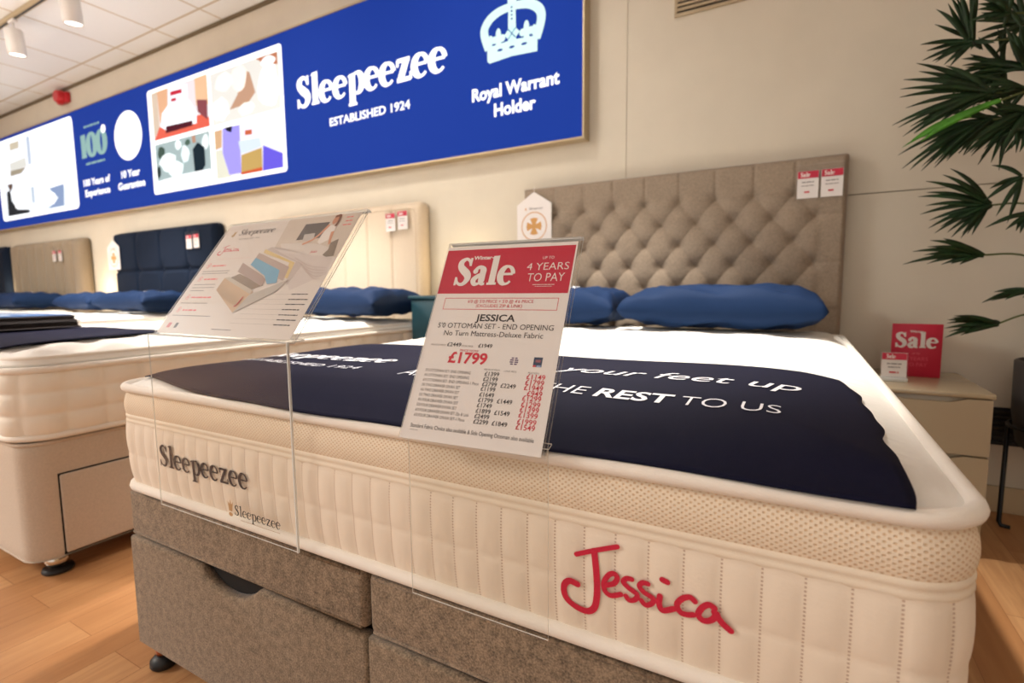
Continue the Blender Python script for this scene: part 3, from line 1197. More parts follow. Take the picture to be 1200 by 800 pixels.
D = Decal(lambda u, v, d: (u, -(border_off1(v - ZB) + .0026) - d, v - ZB), .0004)
D.serif('Sleepeezee', .184, .5365, .046, .298, M['brown_thread'], .175, .062)
D.build('brand_embroidery', mat1, 'brown embroidered brand name')
D = Decal(lambda u, v, d: (u, -(border_off1(v - ZB) + .0026) - d, v - ZB), .0006)
JS = dict(
    bar=([(1.1225, .5764), (1.1433, .5859), (1.1736, .5983)], .0052),
    stem=([(1.1454, .586), (1.1482, .561), (1.1491, .5354), (1.146, .5148), (1.1373, .5056), (1.1239, .5058), (1.1103, .5128), (1.1057, .5227), (1.1068, .5331), (1.1137, .5395), (1.1238, .5379)], .0072),
    e=([(1.1607, .5473), (1.17, .5521), (1.1741, .5596), (1.1705, .5645), (1.1637, .561), (1.1581, .5509), (1.1586, .5403), (1.166, .5356), (1.1784, .5408)], .0056),
    s1=([(1.1913, .5633), (1.1853, .5627), (1.1813, .5574), (1.1874, .5518), (1.1975, .5464), (1.1956, .5396), (1.1887, .5364), (1.1846, .5405)], .0054),
    s2=([(1.21, .563), (1.2042, .5628), (1.2003, .5576), (1.2053, .5518), (1.2161, .5468), (1.2143, .54), (1.2076, .5363), (1.2026, .5406)], .0054),
    i=([(1.2237, .5521), (1.2229, .5427), (1.2269, .5357), (1.239, .5415)], .006),
    dot=([(1.2261, .5725), (1.2314, .5711)], .006),
    c=([(1.2613, .5573), (1.2559, .5606), (1.2478, .5563), (1.2425, .5476), (1.2464, .5398), (1.2537, .5391), (1.26, .5411)], .0058),
    a=([(1.2815, .5557), (1.2754, .5577), (1.2686, .5517), (1.2653, .5428), (1.2707, .5376), (1.2793, .5413), (1.2843, .5497)], .0060),
    tail=([(1.2817, .5509), (1.2897, .5408), (1.2983, .5346)], .0062))
for pts, w in JS.values():
    D.polys(ribbon([(x, z, w * 1.16) for x, z in pts], 7, True), M['red_thread'])
D.build('name_embroidery', mat1, 'red handwritten embroidered name')


# ------------------------------------------------------------------ front bed base: two halves side by side
def base_half(x0, x1, label, outer):
    t = thing('divan_base', label, 'bed base', (x0, 0, 0), 0, 'taupe base halves under the front mattress')
    w = x1 - x0
    mb = MB()
    mb.box((.004, .045, .072), (w - .004, 1.96, .334), .012, 3)
    mb.build('carcass', M['taupe'], t)
    # hinged top section with a rolled edge
    mb = MB()
    mb.box((.002, .004, .3385), (w - .002, 1.965, .446), .014, 4)
    mb.build('lid', M['taupe'], t)
    mb = MB()
    mb.tube([(.012, .008, .4385), (w - .012, .008, .4385)], .0045, 8)
    mb.tube([(.012, .006, .345), (w - .012, .006, .345)], .003, 8)
    mb.build('lid_piping', M['taupe'], t)
    # lower front panel with the scooped hand hold
    out = [(.0, .068), (w, .068), (w, .333)]
    cx, hw, dp = w / 2, .072, .040
    n = 14
    for k in range(n + 1):
        a = k / n
        x = cx + hw * 1.35 * (1 - 2 * a)
        q = abs(1 - 2 * a)
        out.append((x, .333 - dp * (1 - q ** 2.2) ** 1.0))
    out.append((0, .333))
    bm = bmesh.new()
    vs = [bm.verts.new((x, .0, z)) for x, z in out]
    f = bm.faces.new(vs)
    ex = bmesh.ops.extrude_face_region(bm, geom=[f])
    for v_ in ex['geom']:
        if isinstance(v_, bmesh.types.BMVert):
            v_.co.y += .022
    bmesh.ops.recalc_face_normals(bm, faces=list(bm.faces))
    ed = [e for e in bm.edges if all(abs(v_.co.y) < 1e-6 for v_ in e.verts)]
    bmesh.ops.bevel(bm, geom=ed, offset=.007, segments=3, profile=.5, affect='EDGES')
    mb = MB()
    mb.add_bm(bm, 0, True)
    mb.build('front_panel', M['taupe'], t)
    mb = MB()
    mb.box((cx - .12, .0225, .27), (cx + .12, .0445, .3355))  # dark box behind the notch, its colour painted as recess shade
    mb.build('hand_hold_shade', M['gap_shade'], t, 'dark plate painted as shade inside the hand hold')
    for cxx, cyy in ((.035 if outer < 0 else .045, .035), (w - .045 if outer < 0 else w - .035, .035), (.05, 1.9), (w - .05, 1.9)):
        c = MB()
        c.lathe([(.012, .074), (.012, .05), (.016, .046), (.016, .032), (.010, .028)], 18, (cxx, cyy, 0))
        leg = c.build('castor', M['copper'], t, 'copper coloured castor stem')
        c = MB()
        c.lathe([(.026, 0), (.030, .006), (.029, .018), (.020, .027), (.008, .03)], 20, (cxx, cyy, 0))
        c.build('foot_cup', M['black'], leg)
    return t


base_half(0.0, .748, 'taupe fabric bed base half under the brown embroidered brand name', -1)
base_half(.752, 1.5, 'taupe fabric bed base half under the red embroidered name', 1)

# ------------------------------------------------------------------ navy runner across the front bed
RX0, RX1, RY0, RY1 = .035, 1.447, -.010, .60


def runner_z(x, y):
    k = min(1, max(0, (edge_dist(x, y, BW, BL, .07) - .02) / .12))
    e_ = .0045 * math.exp(-(max(0, edge_dist(x, y, BW, BL, .07)) / .02) ** 2)
    return ZB + dome1(x, y) + .0065 + e_ + k * .002 * (2 + math.sin(x * 9 + y * 4) + math.sin(x * 4.3 - y * 11 + 1))


def runner_pt(u, v):
    x = RX0 + (RX1 - RX0) * u
    y0 = RY0 + .004 * math.sin(x * 17) + .05 * max(0, 1 - abs(x - .03) / .40)
    y1 = RY1 + .012 * math.sin(x * 6.0) - .03 * max(0, (x - .9) / .55) + .05 * max(0, .5 - x)
    y = y0 + (y1 - y0) * v
    edge = min(1, (1 - u) / .05)
    x += (1 - edge) * (.003 * math.sin(y * 30) + .002 * math.sin(y * 57 + 1) - .03 * max(0, (y - .3) / .3) ** 2)
    if u < .05:
        x += (1 - u / .05) * .004 * math.sin(y * 25)
    return (x, y, runner_z(x, y))


run = thing('bed_runner', 'navy bed runner printed with white slogan across the front mattress', 'bed runner', (.75, .3, ZB + .25))
off = Vector(run.location)
mb = MB()
mb.grid(lambda u, v: tuple(Vector(runner_pt(u, v)) - off), 120, 50)
mb.grid(lambda u, v: tuple(Vector(runner_pt(u, v)) - off - Vector((0, 0, .0022))), 120, 50, flip=True)
nb = 121 * 51
for j in range(50):
    for i in (0, 120):
        a, b = j * 121 + i, (j + 1) * 121 + i
        mb.face((a, b, b + nb, a + nb), 0, True)
for i in range(120):
    for j in (0, 50):
        a, b = j * 121 + i, j * 121 + i + 1
        mb.face((a, b, b + nb, a + nb), 0, True)
mb.build('cloth', M['runner'], run)
D = Decal(lambda u, v, d: (u - off.x, v - off.y, runner_z(u, v) + d - off.z), .0008)
D.text('put your feet up', .80, .352, .062, .556, M['print_white'], 0.0, .25)
D.build('slogan_lettering', run, 'white slanted first line of the slogan')
D = Decal(lambda u, v, d: (u - off.x, v - off.y, runner_z(u, v) + d - off.z), .0008)
D.text('AND LEAVE THE', .665, .188, .048, .385, M['print_white'], -.008)
D.text('REST', 1.068, .188, .048, .118, M['print_white'], .025)
D.text('TO US', 1.198, .188, .048, .134, M['print_white'], -.008)
D.build('slogan_lettering', run, 'white second line of the slogan')
D = Decal(lambda u, v, d: (u - off.x, v - off.y, runner_z(u, v) + d - off.z), .0008)
D.serif('Sleepeezee', .075, .292, .075, .47, M['print_white'], .2, .075)
D.build('brand_lettering', run, 'white printed brand name')
D = Decal(lambda u, v, d: (u - off.x, v - off.y, runner_z(u, v) + d - off.z), .0008)
D.text('ESTABLISHED 1924', .15, .205, .026, .385, M['print_white'], 0)
D.build('date_lettering', run, 'small white founding date')


# ------------------------------------------------------------------ acrylic price holder and info panel
def sheet(mb, p0, ex, ez, th, mat=0, edge=1):
    """thin slab: p0 corner, edges ex and ez, thickness along their normal"""
    ex, ez, p0 = Vector(ex), Vector(ez), Vector(p0)
    n = ex.cross(ez).normalized() * th
    P = [p0, p0 + ex, p0 + ex + ez, p0 + ez]
    Q = [p + n for p in P]
    b = len(mb.v)
    mb.v += [tuple(p) for p in P + Q]
    mb.face((b, b + 1, b + 2, b + 3), mat)
    mb.face((b + 7, b + 6, b + 5, b + 4), mat)
    for i in range(4):
        j = (i + 1) % 4
        mb.face((b + j, b + i, b + 4 + i, b + 4 + j), edge)


# price sign: yaw 3 deg, leaning back 27 deg
def tilted(origin, yaw, tilt):
    e = Vector((math.cos(yaw), math.sin(yaw), 0))
    nn = Vector((-math.sin(yaw), math.cos(yaw), 0))
    up = nn * math.sin(tilt) + Vector((0, 0, math.cos(tilt)))
    fr = e.cross(up)          # towards the back
    if fr.y > 0:
        fr = -fr
    return Vector(origin), e, up, fr      # fr points to the viewer


po, pe, pu, pf = tilted((.9815, -.040, .6985), .0514, .4711)
hold = thing('price_sign', 'clear acrylic stand holding red and white sale price sheet', 'price sign', tuple(po))
PW, PH = .21, .301
mb = MB()
sheet(mb, -pe * (PW / 2) - pf * .0025, pe * (PW + .006), pu * (PH + .003), .0016)
sheet(mb, -pe * (PW / 2) + pf * .0012, pe * (PW + .003), pu * (PH + .002), .0012)
sheet(mb, -pe * (PW / 2) + pu * (PH + .003) - pf * .004, pe * (PW + .004), pu * .0022, -.006, 1)
# clip over the rim and clear apron hanging in front of the border
sheet(mb, Vector((-.108, .018, .008)), (.217, 0, 0), (0, -.001, -.245), -.0018)
sheet(mb, Vector((-.108, .018, .008)), (.217, 0, 0), (0, .010, .004), -.0018)
mb.build('acrylic_stand', [M['acrylic'], M['acrylic_edge']], hold, 'clear acrylic stand')
pfn = lambda u, v, d: tuple(pe * (u - PW / 2) + pu * v + pf * (d + .0))
mb = MB()
sheet(mb, -pe * (PW / 2) - pf * .0002, pe * PW, pu * .297, .0004, 0, 0)
card = mb.build('price_sheet', M['paper'], hold, 'white printed sheet')
D = Decal(pfn, .00012, 3)
D.rect(.0005, .218, .2078, .2915, M['red'])
D.build('red_banner', card, 'red banner')
D = Decal(pfn, .00012, 4)
PWH = M['paper']
D.serif('Sale', .0245, .2315, .0455, .0995, PWH, .23, .085)
D.text('Winter', .0500, .2738, .0060, .031, PWH, .03)
D.text('UP TO', .1618, .2708, .0044, .0172, PWH)
D.text('4 YEARS', .1403, .2538, .0112, .0627, PWH, -.005)
D.text('TO PAY', .144, .2362, .0125, .0550, PWH, -.005)
D.fine_print(.154, .2306, .0014, .0335, PWH, 2)
D.fine_print(.158, .2280, .0012, .025, PWH, 3)
D.build('banner_lettering', card, 'white sale lettering')
D = Decal(pfn, .00012, 3)
RT = M['red_text']
D.frame(.0170, .1925, .1967, .2110, .0008, RT)
D.text("6'0 @ 5'0 PRICE + 5'0 @ 4'6 PRICE", .0572, .2032, .0046, .1035, RT)
D.text('(EXCLUDES ZIP & LINK)', .0723, .1962, .0046, .0725, RT)
D.text('PRICE NOW', .0634, .1286, .0032, .030, RT)
D.text('\u00a31799', .0475, .1118, .0152, .0615, RT, .03)
c4 = [(.1846, .099, '\u00a31149'), (.1843, .0915, '\u00a31799'), (.1841, .0844, '\u00a31949'), (.1871, .0772, '\u00a3949'), (.1843, .0706, '\u00a31299'), (.1845, .0629, '\u00a31299'), (.184, .056, '\u00a31399'), (.1837, .0487, '\u00a31399'), (.1835, .0405, '\u00a31999'), (.183, .0334, '\u00a31549')]
for x, y, s in c4:
    D.text(s, x, y - .0032, .0066, .026 if len(s) > 4 else .021, RT, .012, align='c')
D.build('red_lettering', card, 'red prices')
D = Decal(pfn, .00012, 3)
BT = M['black_text']
D.text('JESSICA', .0766, .1752, .0098, .0618, BT, .02)
D.text("5'0 OTTOMAN SET - END OPENING", .0165, .1636, .0076, .1803, BT)
D.text('No Turn Mattress-Deluxe Fabric', .0300, .1520, .0076, .1541, BT)
D.text('\u00a32449', .0402, .1356, .0055, .0230, BT, .01)
D.text('\u00a31949', .0910, .1356, .0055, .0215, BT, .01)
for x, y, s in [(.1211, .099, '\u00a31399'), (.1206, .0918, '\u00a32199'), (.1207, .0848, '\u00a32799'), (.1201, .0781, '\u00a31199'), (.12, .0704, '\u00a31649'), (.12, .063, '\u00a31799'), (.12, .0558, '\u00a31749'), (.1199, .0483, '\u00a31899'), (.1197, .0412, '\u00a32499'), (.1198, .034, '\u00a32299'),
                (.1483, .0845, '\u00a32249'), (.1477, .0635, '\u00a31449'), (.1473, .0482, '\u00a31549'), (.1469, .0343, '\u00a31849')]:
    D.text(s, x, y - .0028, .0056, .0218, BT, .012, align='c')
D.text('Standard Fabric Choice also available & Side Opening Ottoman also available', .0134, .0164, .0052, .184, BT)
D.rect(.0134, .0128, .0265, .0132, BT)
D.build('black_lettering', card, 'black prices and product name')
D = Decal(pfn, .00012, 3)
GT = M['grey_text']
D.text('PREVIOUS PRICE', .0128, .1356, .0024, .0250, GT)
D.text('LOCAL PRICE', .0641, .1356, .0024, .0185, GT)
D.text('PREVIOUS PRICE', .1081, .1038, .0022, .0235, GT)
D.text('LOCAL PRICE', .1381, .1032, .0022, .0180, GT)
D.text('PRICE NOW', .1727, .1030, .0022, .0155, GT)
rows = ["3'0 OTTOMAN SET- END OPENING", "4'6 OTTOMAN SET- END OPENING", "6'0 OTTOMAN SET- END OPENING-1 Piece", "3'0 TWO DRAWER DIVAN SET", "4'6 TWO DRAWER DIVAN SET", "5'0 TWO DRAWER DIVAN SET", "4'6 FOUR DRAWER DIVAN SET", "5'0 FOUR DRAWER DIVAN SET", "6'0 FOUR DRAWER DIVAN SET-Zip & Link", "6'0 FOUR DRAWER DIVAN SET-1 Piece"]
ends = [.0883, .088, .1045, .0775, .0776, .0774, .0797, .0795, .1001, .0955]
for k, s in enumerate(rows):
    D.text(s, .0146, .0965 - k * .0072, .0040, ends[k] - .0146, GT)
D.build('grey_lettering', card, 'small grey product lines')
D = Decal(pfn, .00012, 3)
vio = cmat((96, 70, 110))
for k in range(4):
    h = .0018
    y = .1186 - .0048 + k * .0028
    hw = math.sqrt(max(0, .0062 ** 2 - (y + h / 2 - .1186) ** 2))
    D.rect(.1495 - hw, y, .1495 - .0008, y + h, vio)
    D.rect(.1495 + .0008, y, .1495 + hw, y + h, vio)
D.rect(.1773, .1126, .1895, .1259, cmat((44, 62, 92)))
D.rect(.1773, .1126, .1815, .1150, cmat((210, 60, 70)), 1)
D.rect(.1800, .1190, .1870, .1225, cmat((150, 90, 100)), 1)
D.rect(.1825, .1128, .1885, .1150, cmat((150, 170, 205)), 1)
D.build('logo', card, 'small violet and blue logos')

# info panel further left
io, ie, iu, if_ = tilted((.4255, -.02, .8153), -.0109, .6479)
inf = thing('info_panel', 'clear acrylic stand holding wide product information sheet with cutaway bed picture', 'information sign', tuple(io))
IW, IH = .42, .29
mb = MB()
sheet(mb, -ie * (IW / 2) - if_ * .003, ie * (IW + .003), iu * (IH + .004), .0018)
sheet(mb, -ie * (IW / 2) + if_ * .0012, ie * (IW + .003), iu * (IH + .002), .0012)
sheet(mb, -ie * (IW / 2) + iu * (IH + .002) - if_ * .0035, ie * (IW + .003), iu * .0018, -.005, 1)
# apron hanging in front of the mattress, folded ledge along its top
sheet(mb, Vector((-.2285, .0, .0)), (.4285, 0, 0), (0, 0, -.357), -.0022)
sheet(mb, Vector((-.2285, .0, .0)), (.4285, 0, 0), (0, .03, .003), -.002)
sheet(mb, Vector((.1975, -.001, 0)), (.0022, 0, 0), (0, 0, -.357), -.003, 1)
sheet(mb, Vector((-.2285, -.0015, -.001)), (.4285, 0, 0), (0, .0, .0018), -.003, 1)
mb.build('acrylic_stand', [M['acrylic'], M['acrylic_edge']], inf, 'clear acrylic stand')
KY = IH / .297
ifn = lambda u, v, d: tuple(ie * (u - IW / 2) + iu * (v * KY) + if_ * d)
mb = MB()
a_ = -ie * (IW / 2 - .002) + iu * .005 - if_ * .0003
sheet(mb, a_, ie * .4085, iu * (IH - .007), .0005, 0, 0)
isheet = mb.build('info_sheet', M['paper_info'], inf, 'cream printed sheet')
D = Decal(ifn, .00012, 3)
D.polys([[(.2043, .2945), (.4095, .2935), (.4095, .1834), (.3, .2), (.2127, .2168)]], cmat((204, 190, 176)))
D.polys([[(.2667, .2762), (.3361, .276), (.3327, .2346), (.2658, .2334)]], cmat((88, 82, 80)), 1)
D.polys([[(.2247, .2275), (.30, .2245), (.3437, .2178), (.3789, .2079), (.3807, .1872), (.3374, .1917), (.2334, .2157)]], cmat((212, 202, 194)), 1)
D.polys([[(.2812, .2476), (.3113, .2488), (.3177, .2301), (.2868, .2304)]], cmat((190, 182, 176)), 2)
D.polys([[(.3385, .2673), (.3621, .2626), (.3651, .2298), (.3437, .2178), (.3339, .2237), (.3334, .2428)]], cmat((226, 218, 212)), 3)
D.polys(ribbon([(.3398, .268, .008), (.3284, .2459, .0065), (.3145, .2303, .006), (.2935, .2206, .005)]), cmat((206, 146, 116)), 4)
D.polys(ribbon([(.3600, .2489, .008), (.3651, .2298, .0065), (.3708, .2162, .006)]), cmat((206, 146, 116)), 4)
D.polys([disc(.3500, .279, .0075, .011, 16)], cmat((196, 134, 104)), 5)
D.polys(ribbon([(.3440, .288, .006), (.3560, .2905, .007), (.3600, .278, .006), (.3590, .262, .006)]), cmat((120, 74, 52)), 6)
D.polys([[(.3888, .2283), (.4007, .1864), (.3823, .1846), (.3690, .19), (.3764, .2028), (.3720, .22)]], cmat((128, 114, 100)), 3)
D.build('photo', isheet, 'printed photo of a person in white sitting on a bed')
D = Decal(ifn, .00012, 3)
items = [([(.2034, .2201), (.1917, .2133), (.3054, .1772), (.3094, .1336), (.3363, .1088), (.4080, .1442), (.4011, .1814), (.2925, .2044)], (206, 194, 188)),
         ([(.2034, .2201), (.1917, .2133), (.3054, .1772), (.3094, .1336), (.32, .12), (.33, .1700), (.25, .20)], (192, 178, 172)),
         ([(.1284, .1414), (.1549, .1519), (.2535, .1215), (.2182, .1088)], (132, 112, 92)),
         ([(.1868, .2153), (.1875, .2056), (.2884, .1752), (.2996, .1388), (.3106, .1361), (.3042, .1747)], (214, 190, 132)),
         ([(.1732, .2062), (.1733, .1932), (.2735, .1573), (.2828, .1365), (.3021, .1312), (.2962, .1645)], (176, 156, 146)),
         ([(.1733, .1932), (.1709, .1747), (.2383, .1449), (.2611, .124), (.2874, .1263), (.2735, .1573)], (108, 164, 194)),
         ([(.1407, .1813), (.1438, .1574), (.2487, .1189), (.2498, .1343), (.2317, .1451)], (166, 144, 134)),
         ([(.1116, .1114), (.1136, .1416), (.2348, .1058), (.2132, .0561)], (202, 172, 140)),
         ([(.2132, .0561), (.2299, .0986), (.3155, .1335), (.3024, .1064)], (176, 168, 158)),
         ([(.1136, .1416), (.1284, .1440), (.2320, .1090), (.2299, .1000)], (188, 176, 160))]
for n, (p, c) in enumerate(items):
    D.polys([p], cmat(c), n)
D.text('J', .2060, .076, .018, .011, M['red_text'], 0, .2, layer=12)
for k in range(5):
    D.polys(ribbon([(.30 + k * .012, .185 - k * .008, .0008), (.35 + k * .009, .165 - k * .008, .0008), (.40, .158 - k * .006, .0008)]), cmat((184, 166, 158)), 11)
D.build('cutaway_picture', isheet, 'printed cutaway of mattress layers')
D = Decal(ifn, .00012, 3)
D.serif('Sleepeezee', .056, .2628, .0165, .121, BT, .13, .045, shear=.15)
D.text('ESTABLISHED 1924', .0689, .2495, .0035, .07, GT)
D.polys([disc(.0365, .2635, .006, .004, 12), [(.034, .266), (.041, .266), (.043, .277), (.0385, .272), (.034, .277)]], M['gold_plate'])
D.rect(.0385, .1950, .1552, .1954, cmat((214, 150, 140)))
for y, x0, x1 in ((.1610, .0165, .111), (.1550, .0185, .112), (.1255, .0188, .0955), (.1175, .0192, .0987), (.1095, .0197, .0682), (.0775, .0165, .112), (.0465, .0177, .1488)):
    D.fine_print(x0, y, .0026, x1 - x0, GT, int(y * 1e4))
D.fine_print(.1796, .0175, .003, .06, GT, 6)
lab = [(.3483, .391, .1000, .2649), (.3478, .3991, .0885, .2539), (.347, .3978, .0778, .2429), (.3468, .392, .0663, .2371), (.346, .3955, .055, .2344), (.3487, .3981, .0445, .2266), (.3476, .3908, .034, .2228)]
for n, (x0, x1, y, xl) in enumerate(lab):
    D.fine_print(x0, y - .0012, .0034, x1 - x0, BT, n)
    D.rect(xl, y - .00015, x0 - .003, y + .00015, GT)
D.build('black_lettering', isheet, 'small black captions')
D = Decal(ifn, .00012, 3)
JX = lambda x: .0245 + (x - 1.1057) / (1.2983 - 1.1057) * .072
JY = lambda z: .2075 + (z - .505) / (.598 - .505) * .027
for pts, w in JS.values():
    D.polys(ribbon([(JX(x), JY(z), w * .33) for x, z in pts], 4), M['red_text'])
PT = M['pink_text']
for y, x0, x1 in ((.1750, .038, .0855), (.1385, .0412, .0884), (.0912, .0401, .1096), (.0590, .0405, .0892)):
    D.fine_print(x0, y, .0058, x1 - x0, PT, int(y * 1e4))
for x, y in ((.0242, .178), (.0259, .1418), (.0273, .094), (.0262, .062)):
    D.polys(ring(x, y, .0062, .0062, .001, 16), PT)
    D.polys([disc(x, y, .002, .003, 8)], PT)
D.fine_print(.376, .283, .0042, .020, PT, 7)
D.fine_print(.379, .273, .0042, .018, PT, 8)
D.fine_print(.377, .263, .0042, .022, PT, 9)
D.text('Jessica', .331, .197, .006, .018, M['red_text'], 0, .3, layer=5)
D.build('red_lettering', isheet, 'red headings')
D = Decal(ifn, .00012, 3)
D.rect(.0235, .0175, .0355, .0295, cmat((196, 84, 84)))
D.rect(.0500, .0175, .0600, .0295, cmat((60, 52, 50)))
D.build('logo', isheet, 'small red and black logos')
D = Decal(lambda u, v, d: (u - io.x, -.0225 - d - io.y, v - io.z), .0003)
D.serif('Sleepeezee', .4535, .4895, .0195, .130, M['black_text'], .14, .05)
D.fine_print(.47, .482, .0016, .11, M['gold_plate'], 10)
D.polys([[(.436, .494), (.446, .494), (.449, .513), (.4435, .507), (.441, .517), (.4385, .507), (.433, .513)], disc(.441, .488, .006, .004, 12)], cmat((190, 150, 104)))
D.build('apron_lettering', inf, 'dark brand name on the clear apron')

# ------------------------------------------------------------------ headboards
def headboard_mesh(W, H, th, relief, nx, nz, edge=.02, corner=.02):
    """upright panel standing on the floor; relief(x,z) pushes the front towards the room (-y)"""
    mb = MB()

    def fr(u, v):
        x, z = u * W, v * H
        d = min(x, W - x, H - z)
        r = 1 - math.sqrt(max(0, 1 - (1 - min(d / edge, 1)) ** 2)) if edge else 0
        cx, cz = min(max(x, corner), W - corner), min(z, H - corner)
        dd = math.hypot(x - cx, z - cz)
        if dd > corner and z > H - corner:
            x, z = cx + (x - cx) * corner / dd, cz + (z - cz) * corner / dd
        k = min(1, d / edge) if edge else 1
        return (x, -th + r * min(edge, th * .8) - relief(x, z) * k, z)
    mb.grid(fr, nx, nz)
    cols = nx + 1
    b = len(mb.v)
    rim = [j * cols for j in range(nz + 1)] + [nz * cols + i for i in range(1, cols)] + [j * cols + nx for j in range(nz - 1, -1, -1)]
    back = []
    for i in rim:
        x, y, z = mb.v[i]
        mb.v.append((x, 0, z))
        back.append(len(mb.v) - 1)
    for k in range(len(rim) - 1):
        mb.face((rim[k], rim[k + 1], back[k + 1], back[k]), 0, True)
    mb.face(back, 0)
    return mb


HB1X, HB1W, HB1H = -.015, 1.515, 1.447
_dx, _dz = .1615, .0995
_c0 = .742 - HB1X


def tuft_relief(x, z):
    X = x - _c0
    Z = z - 1.30
    zt = max(0, Z)
    Zc = min(Z, 0)
    Zb = .60 - 1.30
    right = max(0, abs(X) - .645)
    a = (X + .08075) / _dx + Zc / (2 * _dz)
    b = (X + .08075) / _dx - Zc / (2 * _dz)
    if Z > 0:                                   # straight pleats above the top row
        c = abs(((X + .08075) / _dx + .5) % 1 - .5) * _dx
        f = .022 - .006 * math.exp(-(c / .006) ** 2) if abs(X) < .645 else .022
        w = max(0, 1 - zt / .05)
        q = 1.0
        base = f
    else:
        ca = abs((a + .5) % 1 - .5) * .103
        cb = abs((b + .5) % 1 - .5) * .103
        s = abs(math.sin(PI * a)) * abs(math.sin(PI * b))
        base = .021 + .009 * s - .0035 * (math.exp(-(ca / .004) ** 2) + math.exp(-(cb / .004) ** 2))
    if abs(X) > .646 and Z < 0:                 # flat margin with short pleats to the side
        k = min(1, (abs(X) - .646) / .02)
        m = .023 - .006 * math.exp(-((abs((Z / (2 * _dz)) % 1 - .5) * 2 * _dz) / .006) ** 2)
        base = base * (1 - k) + m * k
    # dimple at each button
    r0 = round(Zc / _dz)
    best = 9
    for r in (r0 - 1, r0, r0 + 1):
        if r > 0:
            continue
        o = .08075 if r % 2 == 0 else 0
        n = round((X - o) / _dx)
        cx = n * _dx + o
        if abs(cx) > .66:
            continue
        best = min(best, math.hypot(X - cx, (Z - r * _dz) * 1.1))
    base -= .022 * math.exp(-(best / .030) ** 2) + .006 * math.exp(-(best / .012) ** 2)
    return base


hb = thing('headboard', 'grey brown deep buttoned headboard on the wall behind the front bed', 'headboard', (HB1X, 2.085, 0), 0, 'headboards along the back wall')
mb = headboard_mesh(HB1W, HB1H, .062, tuft_relief, 300, 230, .016, .012)
mb.build('padding', M['grey_tuft'], hb)
for r in range(0, -8, -1):
    o = .08075 if r % 2 == 0 else 0
    for n in range(-6, 7):
        cx = n * _dx + o
        if abs(cx) > .66:
            continue
        z = 1.30 + r * _dz
        x = cx + _c0
        if z < .80:
            continue
        c = MB()
        c.lathe([(.002, -.006), (.007, -.005), (.0095, -.002), (.010, .001)], 14, (x, -.062 - tuft_relief(x, z), z), axis='y')
        c.build('button', M['grey_tuft'], hb)


def seams_relief(xs, dep, wid, amp=0.0, W=1):
    def f(x, z):
        d = min(abs(x - s) for s in xs)
        return amp - dep * math.exp(-(d / wid) ** 2)
    return f


HB2X0, HB2X1 = -2.145, -.728
hb2 = thing('headboard', 'cream headboard with upright seams and rounded corners behind the second bed', 'headboard', (HB2X0, 2.085, 0), 0, 'headboards along the back wall')
W2 = HB2X1 - HB2X0
sx2 = [(-.967 - k * .2125) - HB2X0 for k in range(6)]
mb = headboard_mesh(W2, 1.452, .07, seams_relief(sx2, .012, .008, .012), 200, 60, .03, .05)
mb.build('padding', M['cream_hb'], hb2)
mb = MB()
mb.tube([(W2 - .045, -.082, 0), (W2 - .045, -.082, 1.37), (W2 - .06, -.082, 1.40), (W2 - .09, -.082, 1.41), (.09, -.082, 1.41), (.06, -.082, 1.40), (.045, -.082, 1.37), (.045, -.082, 0)], .004, 8)
mb.build('piping', M['cream_hb'], hb2)

HB3X0, HB3X1 = -4.53, -2.87
W3 = HB3X1 - HB3X0


def navy_relief(x, z):
    p, q = W3 / 4, .37
    X = (x / p)
    Z = (z - 1.10) / q
    dx = abs(X - round(X)) * p
    if round(X) in (0, 4):
        dx = 9
    dz = abs(Z - round(Z)) * q
    r = .022 - .016 * math.exp(-(dx / .012) ** 2) - .016 * math.exp(-(dz / .012) ** 2)
    r -= .02 * math.exp(-(math.hypot(dx, dz) / .05) ** 2)
    return max(r, -.01)


hb3 = thing('headboard', 'dark navy square panelled headboard behind the third bed', 'headboard', (HB3X0, 2.085, 0), 0, 'headboards along the back wall')
headboard_mesh(W3, 1.472, .07, navy_relief, 160, 110, .03, .05).build('padding', M['navy_hb'], hb3)
for k in (1, 2, 3):
    c = MB()
    x, z = k * W3 / 4, 1.10
    c.lathe([(.004, -.008), (.014, -.006), (.018, 0)], 14, (x, -.07 - navy_relief(x, z), z), axis='y')
    c.build('button', M['navy_hb'], hb3)

HB4X0, HB4X1 = -7.02, -5.20
W4 = HB4X1 - HB4X0
hb4 = thing('headboard', 'stone grey channelled headboard below the far photo panel', 'headboard', (HB4X0, 2.085, 0), 0, 'headboards along the back wall')
headboard_mesh(W4, 1.478, .07, lambda x, z: .03 * abs(math.sin(PI * x / (W4 / 8))) ** .5, 200, 40, .03, .05).build('padding', M['ribbed_hb'], hb4)
HB5X0 = -8.95
hb5 = thing('headboard', 'dark headboard edge at the far left behind the channelled one', 'headboard', (HB5X0, 2.085, 0), 0, 'headboards along the back wall')
headboard_mesh(-7.235 - HB5X0, 1.48, .07, lambda x, z: .01, 40, 20, .03, .05).build('padding', M['navy_hb'], hb5)


# ------------------------------------------------------------------ beds further along the wall
def square_quilt(p, z0, z1, rows, amp):
    def f(s, z):
        zz = (z - z0) / (z1 - z0)
        return amp * (abs(math.sin(PI * s / p)) ** .33) * (abs(math.sin(PI * rows * min(max(zz, 0), 1))) ** .33) - amp * .5
    return f


